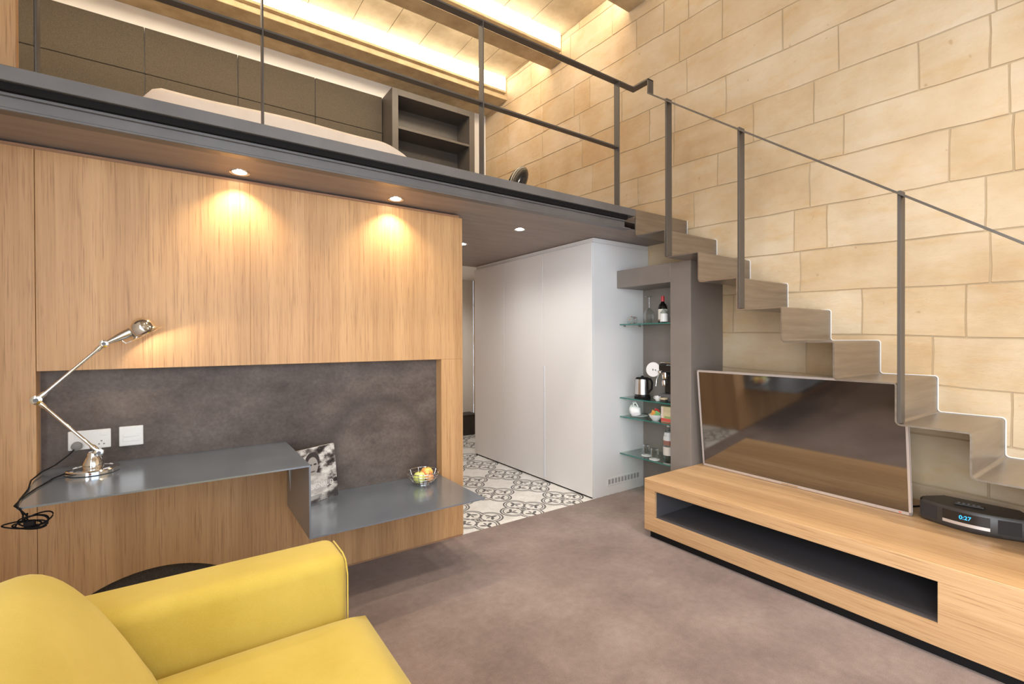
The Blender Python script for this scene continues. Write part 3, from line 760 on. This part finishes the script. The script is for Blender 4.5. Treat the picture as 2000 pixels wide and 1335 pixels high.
def wineglass(x, y, lab):
    t = thing('wine_glass', (x, y, Z1), lab, 'glass', 'upturned wine glasses')
    MB().lathe([(.034, 0), (.042, .03), (.046, .065), (.040, .100), (.018, .125), (.005, .135)], (x, y, Z1), 28, cap0=False, cap1=False).build('bowl', THIN, t, smooth=60)
    MB().lathe([(.005, .135), (.0035, .16), (.004, .222)], (x, y, Z1), 12, cap0=False, cap1=False).build('stem', GLASS, t, smooth=60)
    MB().lathe([(.004, .222), (.036, .230), (.036, .232), (.0, .233)], (x, y, Z1), 28, cap0=False, cap1=False).build('foot', THIN, t, smooth=40)
wineglass(3.28, 2.652, 'upturned wine glass in the middle of the top glass shelf')
wineglass(3.345, 2.435, 'upturned wine glass half hidden behind the taupe column')
wb_ = thing('wine_bottle', (3.27, 2.505, Z1), 'dark wine bottle with red capsule and cream label', 'bottle')
DKG = plain('dark_bottle_glass', (.008, .006, .006), .1); CREAM = plain('cream_label', (.80, .76, .66), .6); RED = plain('red_capsule', (.50, .03, .04), .35)
MB().lathe([(.034, 0), (.036, .004), (.036, .130), (.030, .150), (.015, .168), (.0135, .180)], (3.27, 2.505, Z1), 24).build('body', DKG, wb_, smooth=50)
MB().lathe([(.0365, .020), (.0365, .115)], (3.27, 2.505, Z1), 24, cap0=False, cap1=False).build('label', CREAM, wb_, smooth=60)
MB().lathe([(.0368, .016), (.0368, .030)], (3.27, 2.505, Z1), 24, cap0=False, cap1=False).build('label_band', plain('brown_band', (.20, .12, .08), .6), wb_, smooth=60)
MB().lathe([(.0142, .178), (.0142, .222), (.010, .224)], (3.27, 2.505, Z1), 20).build('capsule', RED, wb_, smooth=50)
mb_ = thing('miniature_bottle', (3.22, 2.455, Z1), 'small clear bottle with white label beside the wine bottle', 'bottle')
MB().lathe([(.028, 0), (.030, .004), (.030, .085), (.012, .105), (.011, .122)], (3.22, 2.455, Z1), 22).build('body', THIN, mb_, smooth=50)
MB().lathe([(.0305, .010), (.0305, .075)], (3.22, 2.455, Z1), 22, cap0=False, cap1=False).build('label', PLASTICW, mb_, smooth=60)
MB().cyl((3.22, 2.455, Z1+.121), (3.22, 2.455, Z1+.136), .012, 14).build('cap', BLACK, mb_, smooth=50)
tg = thing('patterned_tumbler', (3.22, 2.78, Z1), 'small glass with brown print lying on its side', 'glass')
MB().lathe([(.026, 0), (.031, .008), (.033, .075)], (3.22, 2.745, Z1+.0335), 24, (0, 1, 0), cap1=False).build('bowl', THIN, tg, smooth=50)
for k in range(5):
    an = 2*PI*k/5+.5
    MB().ball((3.22+.0318*math.cos(an), 2.785, Z1+.0335+.0318*math.sin(an)), .010, 10, 6, (.5, 1.1, .5) ).build('print_motif', plain('brown_print_%d' % k, (.42, .20, .15), .5), tg, smooth=60)
# kettle
KT = Vector((3.255, 2.705, Z2))
kt = thing('electric_kettle', KT, 'brushed steel electric kettle with black handle', 'kettle')
MB().lathe([(.066, 0), (.068, .004), (.066, .016)], KT, 32).build('power_base', BLACK, kt, smooth=40)
MB().lathe([(.064, .016), (.064, .034)], KT, 32, cap0=False, cap1=False).build('lower_band', BLACKGLOSS, kt, smooth=40)
MB().lathe([(.064, .034), (.062, .10), (.058, .163), (.0, .165)], KT, 32, cap0=False, cap1=False).build('body', BRUSHED, kt, smooth=40)
MB().lathe([(.057, .163), (.050, .176), (.012, .180), (.010, .190), (.0, .191)], KT, 28, cap1=False).build('lid', BLACK, kt, smooth=50)
MB().prism([KT+Vector((-.012, .052, .160)), KT+Vector((.012, .052, .160)), KT+Vector((0, .082, .163))], (0, 0, -.03)).build('spout', BRUSHED, kt)
MB().tube([KT+Vector((0, -.050, .165)), KT+Vector((0, -.085, .168)), KT+Vector((0, -.103, .140)), KT+Vector((0, -.098, .085)), KT+Vector((0, -.062, .050))], .009, 10).build('handle', BLACK, kt, smooth=60)
# coffee machine
CM = Vector((3.28, 2.455, Z2))
cm = thing('coffee_machine', CM, 'black espresso machine with chrome group and round white front disc', 'appliance')
MB().box(CM.x-.06, CM.x+.14, CM.y-.10, CM.y+.06, CM.z, CM.z+.055, .006, 2).build('drip_base', plain('grey_base', (.12, .115, .12), .4), cm)
MB().box(CM.x+.02, CM.x+.14, CM.y-.10, CM.y+.055, CM.z+.055, CM.z+.25, .008, 2).build('body', BLACKGLOSS, cm)
MB().box(CM.x-.07, CM.x+.13, CM.y-.09, CM.y+.05, CM.z+.235, CM.z+.305, .014, 2).build('head', BLACKGLOSS, cm)
MB().box(CM.x-.05, CM.x+.12, CM.y-.08, CM.y+.045, CM.z+.305, CM.z+.315, .004, 2).build('cup_rail', CHROME, cm)
MB().lathe([(.020, 0), (.022, .03), (.018, .045)], (CM.x-.035, CM.y+.015, CM.z+.125), 18).build('portafilter', CHROME, cm, smooth=50)
MB().lathe([(.026, 0), (.028, .02), (.024, .05)], (CM.x-.03, CM.y+.01, CM.z+.18), 18).build('group_head', CHROME, cm, smooth=50)
dsk = MB().lathe([(.058, 0), (.062, .006), (.060, .016), (.0, .018)], (CM.x-.055, CM.y+.105, CM.z+.252), 32, (-1, -.25, .1), cap1=False).build('front_disc', PORC, cm, smooth=45)
for k, (oy, oz) in enumerate(((.026, .002), (0, -.002), (-.026, -.004))):
    MB().ball((CM.x-.0735-oy*.25*-1*.0, CM.y+.100+oy, CM.z+.254+oz), .007, 10, 6, (.4, .8, 1.3 if k == 1 else .9)).build('button', GREYP, dsk, smooth=60)
MB().ball((CM.x-.065, CM.y+.035, CM.z+.235), .022, 14, 8).build('steam_knob', CHROME, cm, smooth=60)
MB().tube([(CM.x-.05, CM.y+.06, CM.z+.22), (CM.x-.075, CM.y+.062, CM.z+.17), (CM.x-.08, CM.y+.064, CM.z+.12)], .004, 8).build('steam_wand', CHROME, cm, smooth=60)
def cup(x, y, z, lab, axis=(0, 0, 1), name='white_cup', grp='white cups on the shelves', s=1.0):
    t = thing(name, (x, y, z), lab, 'cup', grp)
    q = Vector(axis).normalized()
    MB().lathe([(.020*s, 0), (.026*s, .004*s), (.034*s, .030*s), (.037*s, .055*s), (.034*s, .055*s), (.030*s, .030*s), (.020*s, .008*s), (.001, .007*s)], (x, y, z), 26, q, cap1=False).build('bowl', PORC, t, smooth=50)
    sd = q.cross(Vector((1, 0, 0))); sd.normalize()
    if sd.z < 0: sd = -sd
    c = Vector((x, y, z))
    MB().tube([c+q*.045*s+sd*.034*s, c+q*.046*s+sd*.052*s, c+q*.028*s+sd*.056*s, c+q*.014*s+sd*.030*s], .0035*s, 8).build('handle', PORC, t, smooth=60)
cup(3.20, 2.50, Z2, 'small white cup under the coffee machine spout', s=.72)
jr = thing('sugar_jar', (3.185, 2.43, Z2), 'small round tin with beige lid beside the coffee machine', 'jar')
MB().lathe([(.028, 0), (.030, .003), (.030, .022)], (3.185, 2.43, Z2), 22).build('body', plain('dark_tin', (.10, .09, .09), .3, .6), jr, smooth=45)
MB().lathe([(.031, .022), (.031, .032), (.0, .033)], (3.185, 2.43, Z2), 22, cap1=False).build('lid', plain('beige_lid', (.62, .52, .33), .5), jr, smooth=45)
# third shelf
cup(3.25, 2.735, Z3+.056, 'white cup tipped on its side, outer of the pair', (-.15, .97, -.05), s=1.25)
cup(3.215, 2.690, Z3+.056, 'white cup tipped on its side, inner of the pair', (-.35, .92, -.10), s=1.25)
for k, (x, y) in enumerate(((3.245, 2.735), (3.235, 2.715))):
    t = thing('saucer', (x, y, Z3+.007*k), ('lower' if k == 0 else 'upper')+' white saucer under the tipped cups', 'saucer', 'stacked saucers')
    MB().lathe([(.030, 0), (.062, .005), (.066, .008), (.060, .008), (.03, .0035), (.001, .0035)], (x, y, Z3+.007*k), 30, cap1=False).build('dish', PORC, t, smooth=45)
    MB().tube([(x+.024*math.cos(2*PI*i/20), y+.024*math.sin(2*PI*i/20), Z3+.007*k+.004) for i in range(20)], .001, 6, True).build('well_ring', PORC, t)
sb = Vector((3.215, 2.535, Z3))
bw = thing('sachet_bowl', sb, 'small white bowl filled with coloured sachets', 'bowl')
MB().lathe([(.024, 0), (.030, .004), (.050, .028), (.058, .048), (.055, .048), (.046, .030), (.026, .010), (.001, .009)], sb, 30, cap1=False).build('bowl', PORC, bw, smooth=50)
MB().lathe([(.024, -.001), (.024, .002)], sb, 20).build('foot_ring', PORC, bw)
for k, (c, px, py, pz, rz) in enumerate((((.75, .60, .10), .0, .022, .050, .3), ((.62, .05, .05), .010, -.012, .062, -.4), ((.16, .42, .14), -.012, -.020, .050, .8), ((.80, .35, .08), -.020, .010, .052, -.2), ((.65, .08, .06), .02, .012, .064, 1.2))):
    t = thing('sachet', sb+Vector((px, py, pz-.012)), ('yellow', 'red', 'green', 'orange', 'dark red')[k]+' paper sachet standing in the small white bowl', 'sachet', 'sachets in the white bowl')
    M_ = Matrix.Translation(sb+Vector((px, py, pz))) @ Matrix.Rotation(rz, 4, 'Z') @ Matrix.Rotation(.5, 4, 'X')
    MB().box(-.004, .004, -.020, .020, -.022, .020, .001, mat=M_).build('packet', plain('sachet_%d' % k, c, .45), t)
    MB().box(-.0045, .0045, -.020, .020, .020, .026, 0, mat=M_).build('crimped_end', plain('sachet_end_%d' % k, tuple(min(1, v*1.3) for v in c), .45), t)
tb = thing('tea_box', (3.24, 2.415, Z3), 'beige tea box with red base band, half behind the column', 'box')
MB().box(3.20, 3.28, 2.365, 2.470, Z3, Z3+.125, .002).build('carton', plain('tea_carton', (.66, .55, .34), .55), tb)
MB().box(3.198, 3.20, 2.367, 2.468, Z3+.004, Z3+.030, 0).build('red_band', plain('tea_red', (.62, .10, .08), .5), tb)
MB().box(3.198, 3.20, 2.367, 2.435, Z3+.032, Z3+.048, 0).build('green_leaf_print', plain('tea_green', (.28, .40, .14), .5), tb)
MB().box(3.198, 3.20, 2.447, 2.468, Z3+.032, Z3+.118, 0).build('pale_stripe', plain('tea_pale', (.80, .66, .58), .5), tb)
# fourth shelf
def tumbler(x, y, lab):
    t = thing('coaster', (x, y, Z4), 'round white paper coaster under the '+lab, 'coaster', 'paper coasters')
    MB().lathe([(.042, 0), (.042, .003)], (x, y, Z4), 30).build('disc', PLASTICW, t)
    MB().tube([(x+.036*math.cos(2*PI*i/24), y+.036*math.sin(2*PI*i/24), Z4+.003) for i in range(24)], .0008, 5, True).build('embossed_ring', PLASTICW, t)
    t = thing('tumbler', (x, y, Z4+.0032), 'upturned clear glass tumbler, '+lab, 'glass', 'tumblers on coasters')
    MB().lathe([(.033, 0), (.032, .05), (.029, .088), (.0, .090)], (x, y, Z4+.0035), 26, cap0=False, cap1=False).build('wall', THIN, t, smooth=45)
    MB().lathe([(.0, .078), (.028, .079), (.029, .087), (.0, .089)], (x, y, Z4+.0035), 26, cap0=False, cap1=False).build('thick_base', GLASS, t, smooth=45)
tumbler(3.255, 2.662, 'tumbler nearer the wardrobe')
tumbler(3.20, 2.535, 'tumbler nearer the taupe column')
wt = thing('water_bottle', (3.32, 2.487, Z4), 'clear bottle with white and red brown label behind the tumblers', 'bottle')
MB().lathe([(.040, 0), (.043, .005), (.043, .150), (.040, .190), (.028, .225), (.014, .245), (.013, .262)], (3.32, 2.487, Z4), 28, cap1=False).build('body', THIN, wt, smooth=50)
MB().lathe([(.0436, .150), (.0410, .185), (.032, .218)], (3.32, 2.487, Z4), 28, cap0=False, cap1=False).build('shoulder_label', PLASTICW, wt, smooth=60)
MB().lathe([(.0437, .115), (.0437, .152)], (3.32, 2.487, Z4), 28, cap0=False, cap1=False).build('label_band', plain('red_brown_band', (.38, .16, .12), .5), wt, smooth=60)
MB().lathe([(.0436, .03), (.0436, .100)], (3.32, 2.487, Z4), 28, cap0=False, cap1=False).build('front_label', plain('pink_label', (.78, .68, .62), .5), wt, smooth=60)
MB().cyl((3.32, 2.487, Z4+.262), (3.32, 2.487, Z4+.275), .015, 16).build('cap', PLASTICW, wt, smooth=50)

# ================================================================== TV STAND, TV, RADIO
ts = thing('tv_bench', (3.05, .8, 0), 'long low oak television bench with open dark niche', 'bench')
YE = -.75; NY0, NY1, NZ0, NZ1 = .606, 2.050, .146, .322; XBQ = XW-.004
c = MB().box(XST, XBQ, YE, YST, NZ1, ZST, .0015).box(XST, XBQ, YE, YST, .050, NZ0, .0).box(XST, XBQ, NY1, YST, NZ0, NZ1, 0).box(XST, XBQ, YE, NY0, NZ0, NZ1, 0)
c.build('carcass', OAKY, ts)
lin = MB()
e = .001
lin.box(XST+.020, XBQ-.1, NY0, NY0+e, NZ0, NZ1).box(XST+.020, XBQ-.1, NY1-e, NY1, NZ0, NZ1).box(XST+.020, XBQ-.1, NY0, NY1, NZ1-e, NZ1).box(XST+.010, XBQ-.1, NY0, NY1, NZ0, NZ0+e).box(XBQ-.12, XBQ-.1, NY0, NY1, NZ0, NZ1)
lin.build('niche_lining', LINING, ts)
box('plinth', BLACK, ts, XST+.025, XBQ-.02, YE+.03, YST-.03, .0, .050, 0)

tv = thing('flat_television', (3.19, 1.45, ZST), 'large flat television with slim silver bezel tilted forward on the oak bench', 'television')
A = Vector((3.205, 2.092, ZST+.004)); B = Vector((3.172, .848, ZST+.004))
tu = (B-A).normalized(); tilt_ = math.radians(6.0)
nout = Vector((0, 0, 1)).cross(tu)                     # horizontal normal
if nout.x > 0: nout = -nout
tup = (Vector((0, 0, 1))*math.cos(tilt_)+nout*math.sin(tilt_)).normalized()
tn = (nout*math.cos(tilt_)-Vector((0, 0, 1))*math.sin(tilt_)).normalized()
TW = (B-A).length; THT = .713
def tvbox(name, mat, u0, u1, v0, v1, d0, d1, bev=.0):
    M_ = Matrix(((tu.x, tup.x, tn.x, A.x), (tu.y, tup.y, tn.y, A.y), (tu.z, tup.z, tn.z, A.z), (0, 0, 0, 1)))
    return MB().box(u0, u1, v0, v1, d0, d1, bev, mat=M_).build(name, mat, tv)
bz = .011
for a in ((0, TW, 0, bz+.004), (0, TW, THT-bz, THT), (0, bz, 0, THT), (TW-bz, TW, 0, THT)): tvbox('bezel', SILVER, *a, -.012, .003, .001)
tvbox('screen', SCREEN, bz, TW-bz, bz+.004, THT-bz, -.008, .0)
tvbox('back_shell', BLACK, .02, TW-.02, .03, THT-.03, -.045, -.010, .01)
tvbox('logo_bar', CHROME, TW*.46, TW*.54, .003, .011, .003, .0045)
tvbox('wall_arm', BLACK, TW*.44, TW*.56, THT*.40, THT*.50, -.22, -.044)
tvbox('sensor_light', plain('red_sensor', (.5, .05, .03), .4, emis=(1, .1, .05), es=.4), TW*.955, TW*.965, .004, .008, .003, .0038)

rd = thing('table_radio', (3.27, .62, ZST), 'dark graphite table radio with blue clock display on the bench', 'radio')
# body: trapezoid plan with bowed front, faces the sofa (-x)
RZ0, RZ1 = ZST+.012, ZST+.106
front = []
for k in range(17):
    t = k/16; y = .815-t*.395
    front.append((3.175-.055*math.sin(PI*t), y))
def offs(d): return [(x+d, y+(d*.4 if y < .62 else -d*.4)) for x, y in front]
plan = front+[(3.235, .405), (3.345, .47), (3.345, .765), (3.235, .83)]
m_ = MB()
def ringpts(pl, z, ins):
    cx_, cy_ = 3.25, .6175
    return [(cx_+(x-cx_)*(1-ins), cy_+(y-cy_)*(1-ins), z) for x, y in pl]
rings = [ringpts(plan, RZ0-.010, .10), ringpts(plan, RZ0, .02), ringpts(plan, RZ0+.012, 0), ringpts(plan, RZ1-.012, .0), ringpts(plan, RZ1, .05)]
n = len(plan); V_ = sum(rings, []); F_ = []
for r in range(len(rings)-1):
    for i in range(n): F_.append((r*n+i, r*n+(i+1) % n, (r+1)*n+(i+1) % n, (r+1)*n+i))
F_ += [tuple(range(n)), tuple(range((len(rings)-1)*n, len(rings)*n))]
m_.pyd(V_, F_).build('case', RADIOCASE, rd, smooth=35)
def strip(name, mat, k0, k1, z0, z1, out, th=.0015):
    vs = []; fs = []
    for k in range(k0, k1+1):
        x, y = front[k]
        for xx in (x-out, x-out+th):
            for z in (z0, z1): vs.append((xx, y, z))
    m = k1-k0+1
    for i in range(m-1):
        a = i*4; b = a+4
        fs += [(a, a+1, b+1, b), (a+2, b+2, b+3, a+3), (a+1, a+3, b+3, b+1), (a, b, b+2, a+2)]
    fs += [(0, 2, 3, 1), ((m-1)*4, (m-1)*4+1, (m-1)*4+3, (m-1)*4+2)]
    return MB().pyd(vs, fs).build(name, mat, rd, smooth=35)
strip('display_window', BLACKGLOSS, 4, 11, RZ0+.034, RZ0+.080, .0022)
strip('cd_slot_bar', SILVER, 4, 11, RZ0+.018, RZ0+.033, .0025)
GRILLE = noisy('speaker_cloth', (.020, .017, .016), (.035, .03, .028), 600, .9)
strip('speaker_grille', GRILLE, 0, 3, RZ0+.014, RZ0+.080, .0012); strip('speaker_grille', GRILLE, 12, 15, RZ0+.014, RZ0+.080, .0012)
BLUE = plain('blue_digits', (.02, .25, .6), .4, emis=(.03, .42, 1.0), es=2.2)
text_mesh('clock_digits', '0:27', .026, BLUE, rd, (front[8][0]-.0032, front[8][1]+.012, RZ0+.058), (0, -1, 0), (0, 0, 1), (-1, 0, 0), .0003)
MB().tube([(3.30, .82, RZ0+.02), (3.31, .85, RZ0+.015), (3.33, .90, ZST+.006), (3.40, .98, ZST+.005)], .005, 8).build('power_cord', BLACK, rd, smooth=60)
rm = thing('remote_control', (3.25, .62, RZ1), 'slim black remote lying on top of the radio', 'remote')
Mr = Matrix.Translation((3.225, .635, RZ1+.0005)) @ Matrix.Rotation(math.radians(-84), 4, 'Z')
MB().box(-.055, .055, -.019, .019, 0, .008, .003, 2, mat=Mr).build('body', plain('remote_case', (.035, .03, .028), .4), rm)
for i in range(5):
    for j in range(2): MB().box(-.043+i*.018, -.033+i*.018, -.011+j*.013, -.004+j*.013, .008, .0092, 0, mat=Mr).build('button', GREYP, rm)

# ================================================================== SOFA
sf = thing('mustard_sofa', (-.1, .9, 0), 'mustard yellow fabric sofa in the foreground facing the television', 'sofa')
SY0, SY1 = .0, 1.83
MB().box(-.62, .46, SY0+.01, SY1-.01, .09, .27, .025, 3).build('base', YELLOW, sf, smooth=50)
def arm_(y0, y1): return MB().box(-.60, .463, y0, y1, .085, .618, .045, 5).build('arm', YELLOW, sf, smooth=60)
far = arm_(1.625, SY1); arm_(SY0, SY0+.2)
sx_ = .4635
MB().tube([(sx_-.004, 1.632, .16), (sx_-.004, 1.632, .55), (sx_-.006, 1.645, .592), (sx_-.010, 1.668, .610), (sx_-.010, 1.785, .610), (sx_-.006, 1.812, .592), (sx_-.004, 1.823, .55), (sx_-.004, 1.823, .16)], .0028, 6).build('piping', YELLOW, far, smooth=60)
def cushion(name, x0, x1, y0, y1, z0, z1, puff, bev, parent):
    mb = MB(); NX, NY = 14, 20
    vs = []; fs = []
    for side in (1, -1):
        for i in range(NX+1):
            for j in range(NY+1):
                u = i/NX; v = j/NY
                e = min(1, (4*u*(1-u)))**.35*min(1, (4*v*(1-v)))**.35
                zc = (z0+z1)/2; h = (z1-z0)/2-bev
                z = zc+side*(h+bev*min(1, min(u, 1-u)*12)**.5*min(1, min(v, 1-v)*16)**.5+puff*e*(1 if side > 0 else .2))
                iu = bev*.8*(1-min(1, min(u, 1-u)*10)); 
                vs.append((x0+(x1-x0)*u, y0+(y1-y0)*v, z))
    k = (NX+1)*(NY+1); ix = lambda s, i, j: s*k+i*(NY+1)+j
    for i in range(NX):
        for j in range(NY):
            fs.append((ix(0, i, j), ix(0, i+1, j), ix(0, i+1, j+1), ix(0, i, j+1))); fs.append((ix(1, i, j), ix(1, i, j+1), ix(1, i+1, j+1), ix(1, i+1, j)))
    for i in range(NX):
        fs.append((ix(0, i, 0), ix(1, i, 0), ix(1, i+1, 0), ix(0, i+1, 0))); fs.append((ix(0, i, NY), ix(0, i+1, NY), ix(1, i+1, NY), ix(1, i, NY)))
    for j in range(NY):
        fs.append((ix(0, 0, j), ix(0, 0, j+1), ix(1, 0, j+1), ix(1, 0, j))); fs.append((ix(0, NX, j), ix(1, NX, j), ix(1, NX, j+1), ix(0, NX, j+1)))
    return mb.pyd(vs, fs).build(name, YELLOW, parent, smooth=75)
for a, b in ((.205, .915), (.920, 1.620)):
    cs = cushion('seat_cushion', -.30, .515, a, b, .262, .425, .018, .028, sf)
# back cushion: side profile swept between the arms, rounded at both ends
prof = [(-.02, .40), (-.048, .44), (-.085, .52), (-.125, .60), (-.170, .68), (-.215, .745), (-.255, .785), (-.295, .805), (-.345, .800), (-.40, .770), (-.445, .71), (-.47, .62), (-.475, .52), (-.46, .42), (-.25, .385)]
def backc(y0, y1):
    rings = []; cxp = sum(p[0] for p in prof)/len(prof); czp = sum(p[1] for p in prof)/len(prof)
    K = 16
    for k in range(K+1):
        t = k/K; e = (1-abs(2*t-1)**5)**.5 if 0 < t < 1 else 0.0
        s = .80+.20*e
        rings.append([(cxp+(x-cxp)*s, y0+(y1-y0)*(t), czp+(z-czp)*s) for x, z in prof])
    n = len(prof); V = sum(rings, []); F = []
    for k in range(K):
        for i in range(n): F.append((k*n+i, k*n+(i+1) % n, (k+1)*n+(i+1) % n, (k+1)*n+i))
    F += [tuple(range(n)), tuple(range(K*n, (K+1)*n))]
    return MB().pyd(V, F).build('back_cushion', YELLOW, sf, smooth=75, sub=1)
backc(.21, .912); backc(.918, 1.625)
MB().box(-.64, -.44, SY0+.19, SY1-.19, .20, .70, .04, 4).build('back_frame', YELLOW, sf, smooth=60)
for x in (-.52, .38):
    for y in (SY0+.1, SY1-.1): MB().cyl((x, y, 0), (x, y, .092), .02, 14, .026).build('foot', BLACK, sf, smooth=50)

# ================================================================== ON THE LOFT
HY = YB-.055
hb = thing('felt_headboard', (.4, HY, ZF), 'dark felt panelled headboard covering the loft back wall', 'headboard')
zt_, zs_ = 4.285, 3.85
sx = [XL+.01, -1.0, -.255, .508, 1.264, 2.035]
for a, b in zip(sx, sx[1:]):
    for c0, c1 in ((ZF, zs_-.43), (zs_-.427, zs_-.003), (zs_, zt_)):
        box('felt_panel', FELT, hb, a+.0025, b-.0025, HY, YB-.006, c0, c1-.002, .006, 2)
BOOKC = noisy('dark_bookcase_lacquer', (.075, .064, .056), (.09, .078, .069), 4, .5)
bc_ = thing('loft_bookcase', (2.62, 5.5, ZF), 'open dark taupe bookcase standing against the loft back wall', 'bookcase')
bx0, bx1, by0, by1, bz1, bt = 2.045, 3.155, 5.345, YB-.004, 4.285, .075
box('side', BOOKC, bc_, bx0, bx0+bt, by0, by1, ZF, bz1, .002); box('side', BOOKC, bc_, bx1-bt, bx1, by0, by1, ZF, bz1, .002)
box('top', BOOKC, bc_, bx0+bt, bx1-bt, by0, by1, bz1-bt, bz1, .002)
for z in (3.855, 3.45, 3.05, 2.66): box('shelf', BOOKC, bc_, bx0+bt, bx1-bt, by0+.01, by1-.02, z-.028, z, .001)
box('back', BOOKC, bc_, bx0+bt, bx1-bt, by1-.02, by1, ZF, bz1-bt, 0)
bd = thing('double_bed', (.6, 4.4, ZF), 'double bed with plump white duvet on the loft', 'bed')
box('bed_base', GREYBOX, bd, -.12, 1.48, 3.55, HY-.004, ZF+.001, ZF+.22, .01)
def duvet():
    NX, NY = 40, 30; vs = []; fs = []
    x0, x1, y0, y1 = -.215, 1.56, 3.42, HY-.01
    for i in range(NX+1):
        for j in range(NY+1):
            u = i/NX; v = j/NY; x = x0+(x1-x0)*u; y = y0+(y1-y0)*v
            dl, dr, df = (x-x0)/.14, (x1-x)/.32, (y-y0)/.16
            e = 1.0
            for d_ in (dl, dr, df):
                if d_ < 1: e *= math.sqrt(max(0, 1-(1-d_)**2))
            z = ZF+.225+(.303)*e+.008*math.sin(x*6+1)*e*math.sin(y*5)
            vs.append((x, y, z))
    for i in range(NX+1):
        for j in range(NY+1):
            vs.append((vs[i*(NY+1)+j][0], vs[i*(NY+1)+j][1], ZF+.222))
    k = (NX+1)*(NY+1)
    for i in range(NX):
        for j in range(NY):
            a = i*(NY+1)+j; fs.append((a, a+NY+1, a+NY+2, a+1)); fs.append((k+a, k+a+1, k+a+NY+2, k+a+NY+1))
    for i in range(NX):
        a = i*(NY+1); fs.append((a, k+a, k+a+NY+1, a+NY+1)); a += NY; fs.append((a, a+NY+1, k+a+NY+1, k+a))
    for j in range(NY):
        a = j; fs.append((a, a+1, k+a+1, k+a)); a = NX*(NY+1)+j; fs.append((a, k+a, k+a+1, a+1))
    return MB().pyd(vs, fs).build('duvet', LINEN, bd, smooth=80)
duvet()
pn = thing('loft_oak_cabinet', (-.9, 2.7, ZF), 'pale oak cabinet side standing at the left end of the loft', 'cabinet')
box('side_panel', OAKZ, pn, XL+.01, -.522, 2.66, 2.70, ZF, 4.3, .002)
box('body', OAKZ, pn, XL+.01, -.66, 2.70, 3.15, ZF, 4.28, .002)
sh = thing('black_dome_object', (1.93, 2.70, ZF), 'small glossy black domed object tilted on the loft edge', 'ornament')  # small black dome of unidentified kind
Ms = Matrix.Rotation(math.radians(34), 4, 'Y') @ Matrix.Rotation(math.radians(-20), 4, 'X')
MB().ball((1.955, 2.72, ZF+.110), .105, 24, 14, (.55, .75, 1.50), mat=Ms).build('shell', BLACKGLOSS, sh, smooth=70)
MB().lathe([(.05, 0), (.05, .008), (.012, .015), (.010, .06)], (1.93, 2.72, ZF), 20).build('stand', BLACK, sh, smooth=50)
